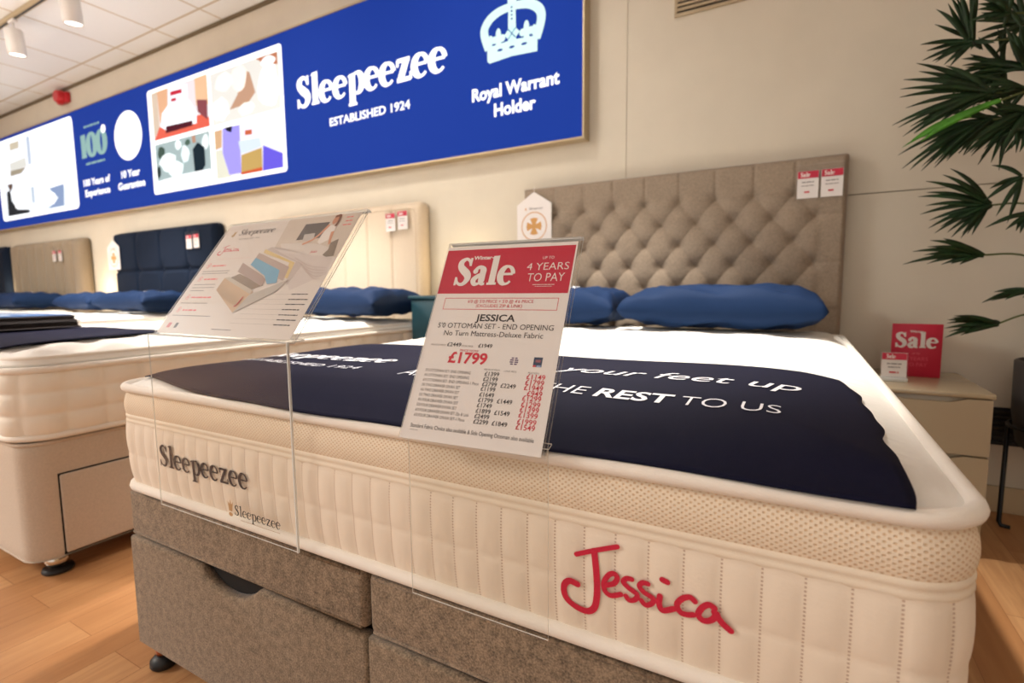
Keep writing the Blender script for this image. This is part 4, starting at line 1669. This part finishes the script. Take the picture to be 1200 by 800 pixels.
def pillow_top_mattress(W, L, zb, label, loc, detail=1.0, puff=.048):
    """mattress with square quilted border and a separate soft top layer"""
    H = .222
    t = thing('mattress', label, 'mattress', (loc[0], loc[1], zb), 0, 'mattresses on the beds along the wall')
    st = .012 / detail
    OL = rr_outline(W, L, .11, st)
    mb = MB()
    wrap(mb, OL, lambda v: (.012 + v * (H - .018), .010 * math.sin(PI * v) ** .6), int(26 * detail), square_quilt(.105, .012, H - .006, 3, .015))
    mb.build('quilted_border', M['cover_square'], t, 'cream square quilted border')
    mb = piping(OL, .010, .0, .010)
    mb.build('piping', M['piping'], t)
    mb = piping(OL, H - .004, .003, .011)
    mb.build('piping', M['piping'], t)
    OL2 = rr_outline(W, L, .11, st * 1.5)
    mb = MB()
    wrap(mb, OL2, lambda v: (H - .006 + (puff * .62 + .006) * v, -.018 + .014 * math.sin(PI * v) ** .5 - .005 * math.sin(2 * PI * v) ** 2), 8, lambda s, z: .0)
    mb.build('top_layer_border', M['cover_top'], t)
    mb = piping(OL2, H + puff * .62, -.018, .007)
    mb.build('piping', M['piping'], t)

    def ht(x, y):
        d = max(0, edge_dist(x, y, W, L, .11) - .03)
        z = H + puff * .62 + puff * .38 * (1 - math.exp(-d / .05))
        return z + tuft(x, y, .20, .030, .05) * min(1, d / .04) + .012 * min(1, d / .04)
    mb = top_panel(W, L, .11, ht, int(110 * detail), int(140 * detail), .018)
    mb.build('top_panel', M['cover_top'], t, 'white tufted top')
    return t, ht


def beige_base(W, L, label, loc, drawer=True):
    t = thing('divan_base', label, 'bed base', loc, 0, 'beige bed bases along the wall')
    OL = rr_outline(W, L, .07, .02)
    mb = MB()
    wrap(mb, OL, lambda v: (.068 + .376 * v, -.006 * (1 - min(1, v / .04)) - .008 * max(0, (v - .96) / .04)), 20)
    mb.poly([(x, y, .069) for x, y, *_ in OL[::-1]])
    mb.poly([(x, y, .4435) for x, y, *_ in OL])
    mb.build('carcass', M['beige'], t)
    mb = piping(OL, .440, -.004, .006, 1)
    mb.build('piping', M['beige'], t)
    if drawer:
        for y0 in (.085, .90):
            mb = MB()
            mb.box((W - .02, y0 - .004, .074), (W + .0015, y0 + .764, .3375))  # larger dark box, painted as the shade in the drawer gap
            sh = mb.build('drawer_gap_shade', M['gap_shade'], t, 'dark box painted as shade in the gap round the drawer')
            mb = MB()
            mb.box((W - .015, y0, .078), (W + .007, y0 + .76, .333), .006, 3)
            mb.build('drawer_front', M['beige'], t)
    for cx, cy in ((.08, .08), (W - .075, .085), (.08, L - .1), (W - .08, L - .1)):
        c = MB()
        c.lathe([(.010, .072), (.012, .066), (.026, .058), (.034, .042), (.030, .026), (.016, .018)], 20, (cx, cy, 0))
        leg = c.build('castor', M['chrome'], t, 'chrome ball castor')
        c = MB()
        c.lathe([(.040, 0), (.043, .005), (.040, .014), (.018, .019)], 20, (cx, cy, 0))
        c.build('foot_cup', M['black'], leg)
    return t


B2X = -2.15
mat2, ht2 = pillow_top_mattress(1.5, 1.96, .45, 'cream square quilted mattress on the beige second bed with navy runner', (B2X, .015), 1.35)
beige_base(1.485, 1.95, 'beige fabric bed base with side drawers and chrome castors', (B2X + .005, .02, 0))
B3X = -4.45
mat3, _ = pillow_top_mattress(1.5, 1.96, .45, 'white topped mattress of the third bed before the navy headboard', (B3X, .015), .7)
beige_base(1.485, 1.95, 'beige bed base under the third mattress, before the navy headboard', (B3X + .005, .02, 0), False)
B4X = -6.93
mat4, _ = pillow_top_mattress(1.66, 1.96, .45, 'white topped mattress of the far bed before the channelled headboard', (B4X, -.01), .6)
beige_base(1.64, 1.95, 'beige bed base under the far mattress, before the channelled headboard', (B4X + .01, .02, 0), False)

# runner and swatch books on the second bed
R2 = (.12, 1.24, .02, .60)


def r2z(x, y):
    d = max(0, edge_dist(x, y, 1.5, 1.96, .11) - .03)
    return .450 + .222 + .048 * .62 + .048 * .38 * (1 - math.exp(-d / .05)) + .018 + .002 * math.sin(x * 14 + y * 9)


mb = MB()


def r2p(u, v):
    x = R2[0] + (R2[1] - R2[0]) * u
    y = R2[2] + (R2[3] - R2[2]) * v + .015 * math.sin(x * 9)
    x += .03 * math.sin(y * 9) * (u > .9)
    return (x - .75, y - .4, r2z(x, y) - .74)


mb.grid(r2p, 70, 30)
mb.grid(lambda u, v: (lambda p: (p[0], p[1], p[2] - .003))(r2p(u, v)), 70, 30, flip=True)
nb = 71 * 31
for j in range(30):
    for i in (0, 70):
        a, b = j * 71 + i, (j + 1) * 71 + i
        mb.face((a, b, b + nb, a + nb), 0, True)
for i in range(70):
    for j in (0, 30):
        a, b = j * 71 + i, j * 71 + i + 1
        mb.face((a, b, b + nb, a + nb), 0, True)
o = mb.build('bed_runner', M['runner'])
o.location = (B2X + .75, .015 + .4, .74)
tag(o, 'navy bed runner under the swatch books on the second bed', 'bed runner')

bk = thing('swatch_book', 'dark fabric swatch book lying lowest on the second bed runner', 'book', (-1.90, .32, .7425), .10)
mb = MB()
mb.box((-.34, -.20, .001), (.34, .20, .006), .002)
mb.box((-.34, -.20, .026), (.34, .20, .031), .002)
mb.box((-.345, -.20, .001), (-.337, .20, .031), .002)
mb.build('cover', M['book_dark'], bk)
mb = MB()
for k in range(6):
    mb.box((-.335, -.192, .0065 + k * .0032), (.333 - (k % 3) * .006, .194, .0094 + k * .0032))
mb.build('swatches', M['book_dark'], bk)
mb = MB()
mb.box((.29, -.212, .002), (.352, -.16, .006), .001)
mb.build('label_tab', M['page'], bk, 'pale label tab')
bk2 = thing('swatch_book', 'dark fabric swatch book lying on top of another on the second bed', 'book', (-1.92, .32, .774), .08)
mb = MB()
mb.box((-.34, -.20, 0), (.34, .20, .005), .002)
mb.box((-.34, -.20, .018), (.34, .20, .023), .002)
mb.box((-.345, -.20, 0), (-.337, .20, .023), .002)
mb.build('cover', M['book_dark'], bk2)
mb = MB()
for k in range(4):
    mb.box((-.335, -.192, .0055 + k * .0031), (.333 - (k % 2) * .006, .194, .0083 + k * .0031))
mb.build('swatches', M['book_dark'], bk2)
bro = thing('brochure', 'blue and white brochure lying on the dark swatch books', 'brochure', (-1.93, .32, .7973), .07)
mb = MB()
mb.box((-.32, -.195, 0), (.325, .195, .004), .001)
mb.build('cover', M['book_blue'], bro)
D = Decal(lambda u, v, d: (u, v, .004 + d), .0004)
for k in range(4):
    D.rect(-.26, .10 - k * .055, .12 - k * .05, .125 - k * .055, cmat((206, 220, 236)))
D.polys([blob(.16, -.04, .09, .07, 12, 3)], cmat((176, 200, 226)))
D.build('printing', bro)


# ------------------------------------------------------------------ pillows
def make_pillow(w, d, h, seed, mats=None):
    r = random.Random(seed)
    ph = [r.uniform(0, 6) for _ in range(6)]
    mb = MB()

    def surf(sgn):
        def f(u, v):
            a, b = 2 * u - 1, 2 * v - 1
            e = max(0, 1 - abs(a) ** 6) ** .42 * max(0, 1 - abs(b) ** 3.4) ** .46
            pin = 1 - .10 * (1 - abs(b) ** 2) * abs(a) ** 4
            pin2 = 1 - .13 * (1 - abs(a) ** 2) * abs(b) ** 4
            x, y = a * w / 2 * pin, b * d / 2 * pin2
            wr = .008 * math.sin(9 * a + ph[0] + 3 * b) * math.sin(5 * b + ph[1]) + .006 * math.sin(17 * a * abs(a) + ph[2]) * abs(a) ** 2 + .004 * math.sin(13 * b + 8 * a + ph[3])
            z = sgn * h / 2 * e * (1 if sgn > 0 else .75) + wr * e * sgn
            return (x, y, z + h * .36)
        return f
    mb.grid(surf(1), 56, 36)
    mb.grid(surf(-1), 56, 36, flip=True)
    bm = bmesh.new()
    vs = [bm.verts.new(p) for p in mb.v]
    bm.verts.ensure_lookup_table()
    for f in mb.f:
        try:
            bm.faces.new([vs[i] for i in f])
        except ValueError:
            pass
    bmesh.ops.remove_doubles(bm, verts=list(bm.verts), dist=.0004)
    o = MB()
    o.add_bm(bm, 0, True)
    return o, surf(1)


def pillow(loc, w, d, h, seed, label, rotz=0, tilt=0.0, text=False, group='navy pillows on the beds'):
    t = thing('pillow', label, 'pillow', loc, rotz, group)
    t.rotation_euler = (tilt, 0, rotz)
    mb, sf_ = make_pillow(w, d, h, seed)
    mb.build('case', M['navy'], t)
    if text:
        def fn(u, v, dd):
            p = sf_(u / w + .5, v / d + .5)
            return (p[0], p[1], p[2] + dd)
        D = Decal(fn, .0012)
        D.serif('Sleepeezee', -w * .28, d * .10, .05, w * .42, M['print_white'], .22, .09)
        D.text('ESTABLISHED 1924', -w * .20, d * .02, .016, w * .26, M['print_white'], .01)
        D.build('lettering', t, 'white printed brand name')
    return t


PZ = .742
pillow((1.06, 1.72, PZ), .76, .46, .19, 1, 'plump navy pillow at the right against the tufted headboard', 0, .0)
pillow((.30, 1.74, PZ), .74, .46, .185, 2, 'navy pillow with white print behind the sale sign', .0, .0, True)
P2 = .754
pillow((-1.02, 1.72, P2), .78, .48, .185, 3, 'navy pillow with white print before the cream headboard, right one', -.03, .0, True)
pillow((-1.80, 1.72, P2), .74, .48, .17, 4, 'navy pillow before the cream headboard, left one beside the navy bed', 0, .0)
pillow((-3.36, 1.70, P2), .78, .48, .18, 5, 'right navy pillow before the navy headboard', .02, .0, True)
pillow((-4.15, 1.70, P2), .72, .48, .17, 6, 'left navy pillow before the navy headboard', -.02, .0)
pillow((-5.76, 1.70, P2), .84, .48, .18, 7, 'right navy pillow before the channelled headboard', 0, .0, True)
pillow((-6.60, 1.70, P2), .74, .48, .17, 8, 'left navy pillow before the channelled headboard', 0, .0)


# ------------------------------------------------------------------ tags on the headboards
def price_tag(loc, label, w=.078, h=.112):
    t = thing('price_tag', label, 'price tag', loc, 0, 'small price tags on the headboards')
    mb = MB()
    sheet(mb, (-w / 2 - .004, -.0045, -h / 2 - .004), (w + .008, 0, 0), (0, 0, h + .03), -.0012)
    mb.build('acrylic_holder', [M['acrylic'], M['acrylic_edge']], t, 'clear holder')
    mb = MB()
    mb.box((-w / 2, -.0042, -h / 2), (w / 2, -.001, h / 2))
    c = mb.build('card', M['paper'], t)
    D = Decal(lambda u, v, d: (u, -.0047 - d - .0012, v), .0003)
    D.rect(-w / 2 + .001, h / 2 - .030, w / 2 - .001, h / 2 - .001, M['red'])
    D.serif('Sale', -w * .36, h / 2 - .024, .018, .036, M['paper'], .22, .09, layer=1)
    D.fine_print(-w * .28, .008, .006, w * .56, M['grey_text'], 11)
    D.fine_print(-w * .30, -.006, .0045, w * .6, M['grey_text'], 12)
    D.fine_print(-w * .16, -.034, .010, w * .34, M['red_text'], 13)
    D.build('printing', c)
    return t


tag0 = price_tag((1.354, 1.994, 1.326), 'left red topped price tag on the tufted headboard')
for loc, lab_ in (((1.441, 1.994, 1.326), 'right red topped price tag on the tufted headboard'),
                  ((-.957, 1.986, 1.329), 'left red topped price tag on the cream headboard'),
                  ((-.857, 1.986, 1.336), 'right red topped price tag on the cream headboard'),
                  ((-3.205, 1.984, 1.322), 'left red topped price tag on the navy headboard'),
                  ((-3.100, 1.984, 1.326), 'right red topped price tag on the navy headboard'),
                  ((-5.760, 1.976, 1.300), 'left red topped price tag on the channelled headboard'),
                  ((-5.620, 1.976, 1.300), 'right red topped price tag on the channelled headboard')):
    copy_thing(tag0, loc, lab_)


def house_tag(loc, label, w, h, text=True):
    t = thing('swing_tag', label, 'tag', loc, 0, 'house shaped tags hung on headboards')
    pk = w * .30
    mb = MB()
    poly = [(-w / 2, -h), (w / 2, -h), (w / 2, -pk), (0.006, 0), (-.006, 0), (-w / 2, -pk)]
    mb.prism(poly, lambda u, v: (u, -.0022, v), lambda u, v: (u, 0, v))
    c = mb.build('card', M['paper'], t)
    D = Decal(lambda u, v, d: (u, -.0022 - d, v), .0004)
    cz = -h * .60 if text else -h * .55
    R_ = w * .36
    G = M['gold']
    D.polys(ring(0, cz, R_, R_, R_ * .07, 30), G)
    for a in range(4):
        ca, sa = math.cos(a * PI / 2), math.sin(a * PI / 2)
        q = [(.06, -.10), (.55, -.32), (.62, 0), (.55, .32), (.06, .10)]
        D.polys([[(R_ * (x * ca - y * sa), cz + R_ * (x * sa + y * ca)) for x, y in q]], G)
    D.polys([disc(0, cz, R_ * .16, R_ * .16, 12)], G, 1)
    D.build('emblem', c, 'round gold emblem')
    D = Decal(lambda u, v, d: (u, -.0022 - d, v), .0004)
    D.serif('Sleepeezee', -w * .14, -h * .30, w * .055, w * .40, M['grey_text'], .18, .07)
    D.polys([disc(-w * .24, -h * .29, w * .02, w * .035, 10)], G)
    D.build('printing', c)
    mb = MB()
    mb.tube([(0, -.001, -.006), (.001, -.001, .018), (.004, 0, .028), (0, .001, .034)], .0012, 6)
    mb.build('loop', M['white_paint'], t)
    return t


house_tag((.063, 1.990, 1.418), 'white house shaped tag with gold emblem hung on the tufted headboard', .208, .30)
house_tag((-4.49, 1.980, 1.405), 'white house shaped tag hung on the left edge of the navy headboard', .225, .285)

# ------------------------------------------------------------------ bedside cabinets
ns = thing('nightstand', 'glossy stone coloured two drawer nightstand right of the front bed', 'nightstand', (1.56, 1.585, 0))
NW, ND, NH = .345, .49, .55
mb = MB()
mb.box((0, 0, NH - .016), (NW, ND, NH), .003, 2)
mb.build('top', M['gloss_beige'], ns)
mb = MB()
mb.box((.004, .022, .0), (NW - .006, ND, NH - .016), .002, 2)
mb.build('carcass', M['gloss_beige'], ns)
for z0, z1 in ((.345, .530), (.155, .338)):
    out = [(.004, z0), (NW - .006, z0), (NW - .006, z1)]
    n = 12
    for k in range(n + 1):
        x = NW * .80 - (NW * .60) * k / n
        out.append((x, z1 - .014 * min(1, 2.5 * (1 - abs(1 - 2 * k / n)))))
    out.append((.004, z1))
    mb = MB()
    mb.prism(out, lambda u, v: (u, .002, v), lambda u, v: (u, .0205, v))
    mb.build('drawer_front', M['gloss_beige'], ns)
mb = MB()
mb.box((.02, .03, 0), (NW - .02, .0, 0.15), 0)
mb.v = [(x, min(max(y, .010), .021), z) for x, y, z in mb.v]
mb.build('plinth', M['gloss_beige'], ns)

tb = thing('bedside_cabinet', 'dark teal painted bedside cabinet in the gap beside the cream headboard', 'bedside cabinet', (-.625, 1.74, 0))
mb = MB()
mb.box((0, 0, .846), (.53, .34, .866), .004, 2)
mb.build('top', M['teal'], tb)
mb = MB()
mb.box((.01, .02, .06), (.52, .335, .846), .003, 2)
mb.build('carcass', M['teal'], tb)
for z0, z1 in ((.07, .32), (.33, .58), (.59, .84)):
    mb = MB()
    mb.box((.018, .006, z0), (.512, .02, z1), .004, 2)
    d_ = mb.build('drawer_front', M['teal'], tb)
    mb = MB()
    mb.lathe([(.006, -.0), (.006, -.012), (.014, -.018), (.012, -.026), (.003, -.028)], 14, (.265, .006, (z0 + z1) / 2), axis='y')
    mb.build('knob', M['chrome'], d_)
for x in (.03, .50):
    for y in (.05, .31):
        mb = MB()
        mb.tube([(x, y, 0), (x, y, .062)], [.012, .018], 12)
        mb.build('leg', M['teal'], tb)

# cards on the nightstand
cd = thing('sale_card', 'red sale card standing at the back of the nightstand', 'sign', (1.742, 1.90, NH))
mb = MB()
mb.box((-.078, 0, 0), (.078, .003, .203), .0006, 1)
c = mb.build('card', M['red'], cd)
D = Decal(lambda u, v, d: (u, -d, v), .0004)
D.text('Winter', -.022, .170, .008, .042, M['paper'], .03)
D.serif('Sale', -.066, .112, .058, .132, M['paper'], .23, .09)
D.text('UP TO', -.012, .086, .006, .024, cmat((232, 120, 130)))
D.text('4 YEARS', -.034, .062, .014, .072, cmat((222, 84, 104)))
D.text('TO PAY', -.030, .040, .014, .066, cmat((222, 84, 104)))
D.build('lettering', c, 'cream sale lettering')
mb = MB()
mb.box((-.05, .003, 0), (.05, .06, .002))
mb.build('foot', M['acrylic'], cd)
cc = thing('price_stand', 'small clear acrylic card stand in front of the red sale card', 'sign', (1.657, 1.75, NH))
mb = MB()
sheet(mb, (-.041, -.006, .004), (.082, 0, 0), (0, .012, .104), -.0015)
sheet(mb, (-.041, -.006, .004), (.082, 0, 0), (0, .045, -.002), .0015)
mb.box((-.041, -.016, 0.0005), (.041, .014, .014), .002, 2, 1)
mb.build('acrylic_stand', [M['acrylic'], M['acrylic_edge']], cc, 'clear acrylic stand')
mb = MB()
sheet(mb, (-.038, -.0035, .016), (.076, 0, 0), (0, .0105, .088), -.0008, 0, 0)
c = mb.build('card', M['paper'], cc)
D = Decal(lambda u, v, d: (u, -.0063 + (v - .004) * .1154 - d, v), .0004)
D.rect(-.037, .079, .037, .103, M['red'])
D.serif('Sale', -.024, .084, .014, .028, M['paper'], .22, .09)
D.fine_print(-.022, .062, .006, .044, M['grey_text'], 14)
D.fine_print(-.018, .050, .005, .036, M['grey_text'], 15)
D.fine_print(-.014, .030, .009, .028, M['red_text'], 16)
D.build('printing', c)

# ------------------------------------------------------------------ palm in planter
PX, PY = 2.185, 1.86
pl = thing('planter', 'charcoal round planter raised on black metal legs at the right edge', 'planter', (PX, PY, 0))
mb = MB()
mb.lathe([(.10, .315), (.125, .318), (.148, .34), (.165, .45), (.168, .63), (.160, .636), (.155, .63), (.152, .585), (.02, .583)], 36)
mb.build('pot', M['planter'], pl)
mb = MB()
mb.tube([(.17 * math.cos(a * PI / 12), .17 * math.sin(a * PI / 12), .40) for a in range(24)], .006, 8, closed=True)
mb.build('stand_ring', M['black_metal'], pl)
for k in range(4):
    a = PI / 4 + k * PI / 2 + .35
    mb = MB()
    mb.tube([(.17 * math.cos(a), .17 * math.sin(a), .40), (.172 * math.cos(a), .172 * math.sin(a), .02), (.165 * math.cos(a), .165 * math.sin(a), .006), (.14 * math.cos(a), .14 * math.sin(a), .006)], .0075, 10)
    mb.build('leg', M['black_metal'], pl)

palm = thing('potted_palm', 'dark green fan palm growing from the planter beside the nightstand', 'plant', (PX, PY, .60))
PO = Vector((PX, PY, .60))
mb = MB()
mb.lathe([(.146, -.013), (.146, .004), (.08, .014), (.01, .018)], 30)
mb.build('soil', M['soil'], palm)
trunks = [((0, 0), (.03, -.02), 1.05), ((.05, .04), (.10, .06), .75), ((-.05, .03), (-.04, .05), .55)]
for (a, b, h) in trunks:
    mb = MB()
    n = 10
    mb.tube([(a[0] + (b[0] - a[0]) * k / n, a[1] + (b[1] - a[1]) * k / n, .005 + h * k / n) for k in range(n + 1)], [.018 - .006 * k / n + .002 * (k % 2) for k in range(n + 1)], 10)
    mb.build('trunk', M['trunk'], palm)
FR = [
    ((1.801, 1.7, 1.68), [(1.66, 1.693), (1.674, 1.654), (1.706, 1.634), (1.746, 1.616), (1.694, 1.791), (1.731, 1.826), (1.747, 1.850), (1.787, 1.840), (1.845, 1.651), (1.819, 1.65)]),
    ((1.841, 1.62, 1.492), [(1.639, 1.601), (1.615, 1.576), (1.61, 1.551), (1.6, 1.502), (1.593, 1.437), (1.603, 1.413), (1.619, 1.386), (1.645, 1.389), (1.716, 1.584), (1.747, 1.427)]),
    ((1.864, 1.72, 1.436), [(1.62, 1.345), (1.634, 1.299), (1.659, 1.297), (1.694, 1.293), (1.726, 1.296), (1.756, 1.313), (1.795, 1.323), (1.702, 1.363), (1.725, 1.458)]),
    ((1.899, 1.8, 1.17), [(1.698, 1.213), (1.709, 1.152), (1.737, 1.102), (1.753, 1.083), (1.797, 1.064), (1.828, 1.062), (1.855, 1.07), (1.756, 1.276), (1.783, 1.301), (1.71, 1.258)]),
    ((1.879, 1.75, 1.0), [(1.665, 0.975), (1.683, 1.017), (1.725, 1.051), (1.772, 0.971), (1.796, 0.972), (1.824, 0.97), (1.763, 1.057), (1.714, 0.993)]),
    ((1.994, 1.7, 0.883), [(1.861, 0.841), (1.903, 0.846), (1.921, 0.85), (1.907, 0.875), (1.958, 0.858)]),
    ((1.922, 1.72, 0.768), [(1.781, 0.783), (1.801, 0.796), (1.782, 0.752), (1.784, 0.72), (1.835, 0.735), (1.872, 0.78)]),
    ((1.977, 1.7, 1.126), [(1.905, 1.103), (1.913, 1.074), (1.938, 1.069), (1.868, 1.085), (1.957, 1.063)]),
    ((1.856, 1.6, 1.714), [(1.767, 1.709), (1.777, 1.725), (1.769, 1.774), (1.815, 1.743), (1.804, 1.684), (1.853, 1.790), (1.874, 1.78), (1.898, 1.662)]),
    ((1.926, 1.66, 1.561), [(1.865, 1.694), (1.879, 1.678), (1.898, 1.693), (1.914, 1.67), (1.791, 1.615), (1.775, 1.586), (1.79, 1.543), (1.86, 1.588)]),
    ((1.923, 1.6, 1.418), [(1.766, 1.314), (1.772, 1.3), (1.8, 1.31), (1.823, 1.297), (1.839, 1.445), (1.832, 1.408), (1.873, 1.3), (1.893, 1.291)]),
    ((1.921, 1.58, 1.364), [(1.869, 1.293), (1.889, 1.284), (1.906, 1.31), (1.856, 1.342), (1.898, 1.293)]),
    ((1.925, 1.66, 1.498), [(1.825, 1.491), (1.779, 1.552), (1.821, 1.479), (1.857, 1.479), (1.881, 1.417), (1.795, 1.47)]),
    ((1.905, 1.80, 1.62), [(1.76, 1.60), (1.77, 1.55), (1.80, 1.50), (1.85, 1.47), (1.79, 1.66), (1.83, 1.72), (1.90, 1.75), (1.90, 1.47)]),
    ((1.93, 1.78, 1.44), [(1.80, 1.47), (1.78, 1.41), (1.80, 1.35), (1.85, 1.30), (1.91, 1.28), (1.84, 1.54), (1.90, 1.57)]),
    ((1.94, 1.76, 1.73), [(1.82, 1.70), (1.80, 1.76), (1.83, 1.83), (1.89, 1.87), (1.86, 1.63), (1.95, 1.60)]),
    ((1.95, 1.72, 1.24), [(1.87, 1.21), (1.86, 1.17), (1.89, 1.12), (1.93, 1.10), (1.88, 1.29)]),
    # the side away from the picture
    ((2.42, 1.70, 1.62), [(2.62, 1.70), (2.64, 1.64), (2.60, 1.58), (2.55, 1.78), (2.48, 1.82), (2.58, 1.54)]),
    ((2.44, 1.60, 1.30), [(2.64, 1.34), (2.66, 1.27), (2.62, 1.20), (2.56, 1.16), (2.58, 1.42), (2.50, 1.12)]),
    ((2.20, 1.60, 1.78), [(2.10, 1.95), (2.18, 2.0), (2.26, 1.98), (2.34, 1.92), (2.02, 1.88), (2.38, 1.84)]),
    ((2.16, 1.55, 1.46), [(2.02, 1.50), (2.04, 1.40), (2.12, 1.30), (2.22, 1.30), (2.30, 1.38), (2.0, 1.44)]),
]
rf = random.Random(3)


def blade(mb, a, b, w, drop, side):
    a, b = Vector(a), Vector(b)
    ax = (b - a)
    L = ax.length
    ax.normalize()
    lat = ax.cross(Vector((rf.uniform(-.25, .25), -1, rf.uniform(-.2, .2)))).normalized()
    nrm = lat.cross(ax).normalized()
    n = 7
    base = len(mb.v)
    for k in range(n + 1):
        t = k / n
        wd = w * (.28 + .72 * math.sin(PI * min(1, t * .62 + .16)) ** 1.2) * (1 - t ** 3.5) + .0006
        p = a + ax * (L * t) + Vector((0, 0, -1)) * drop * (t * t - t) * -1 * 0 + Vector((0, 0, drop * 4 * t * (1 - t))) + Vector((0, side * 4 * t * (1 - t), 0))
        mb.v.append(tuple(p - lat * wd - PO + nrm * wd * .35))
        mb.v.append(tuple(p - PO))
        mb.v.append(tuple(p + lat * wd - PO + nrm * wd * .35))
        mb.v.append(tuple(p - PO - nrm * .0008))
    for k in range(n):
        i = base + k * 4
        j = i + 4
        mb.face((i, i + 1, j + 1, j), 0, True)
        mb.face((i + 1, i + 2, j + 2, j + 1), 0, True)
        mb.face((i + 3, i, j, j + 3), 0, True)
        mb.face((i + 2, i + 3, j + 3, j + 2), 0, True)


for hub, tips in FR:
    fan = MB()
    H_ = Vector(hub)
    tips = sorted(tips, key=lambda p: math.atan2(p[1] - hub[2], -(p[0] - hub[0])))
    ext = []
    for i, tpt in enumerate(tips):
        ext.append(tpt)
        if i + 1 < len(tips):
            n_ = tips[i + 1]
            a0 = math.atan2(tpt[1] - hub[2], tpt[0] - hub[0])
            if len(tips) > 5:
                ext.append(((tpt[0] + n_[0]) / 2 * .9 + hub[0] * .1, (tpt[1] + n_[1]) / 2 * .9 + hub[2] * .1))
    for tpt in ext:
        L = math.hypot(tpt[0] - hub[0], tpt[1] - hub[2])
        y = hub[1] + rf.uniform(-.05, .04) - .02
        blade(fan, H_ + Vector((rf.uniform(-.006, .006), rf.uniform(-.01, .01), rf.uniform(-.006, .006))), (tpt[0], y, tpt[1]), .0068 + .018 * min(L, .3) * .35, .012 * L / .2, rf.uniform(-.015, .015))
    lf = fan.build('fan_leaf', M['leaf'], palm, fix=False)
    st = MB()
    top = PO + Vector((.03, -.02, min(1.04, max(.05, hub[2] - PO.z - .24))))
    mid = H_ * .55 + top * .45 + Vector((0, 0, .085))
    pts = crom([tuple(top - PO), tuple(mid - PO), tuple(H_ - PO)], 7)
    st.tube(pts, .0032, 8)
    st.build('leaf_stalk', M['stem'], lf)
# one bright green leaf
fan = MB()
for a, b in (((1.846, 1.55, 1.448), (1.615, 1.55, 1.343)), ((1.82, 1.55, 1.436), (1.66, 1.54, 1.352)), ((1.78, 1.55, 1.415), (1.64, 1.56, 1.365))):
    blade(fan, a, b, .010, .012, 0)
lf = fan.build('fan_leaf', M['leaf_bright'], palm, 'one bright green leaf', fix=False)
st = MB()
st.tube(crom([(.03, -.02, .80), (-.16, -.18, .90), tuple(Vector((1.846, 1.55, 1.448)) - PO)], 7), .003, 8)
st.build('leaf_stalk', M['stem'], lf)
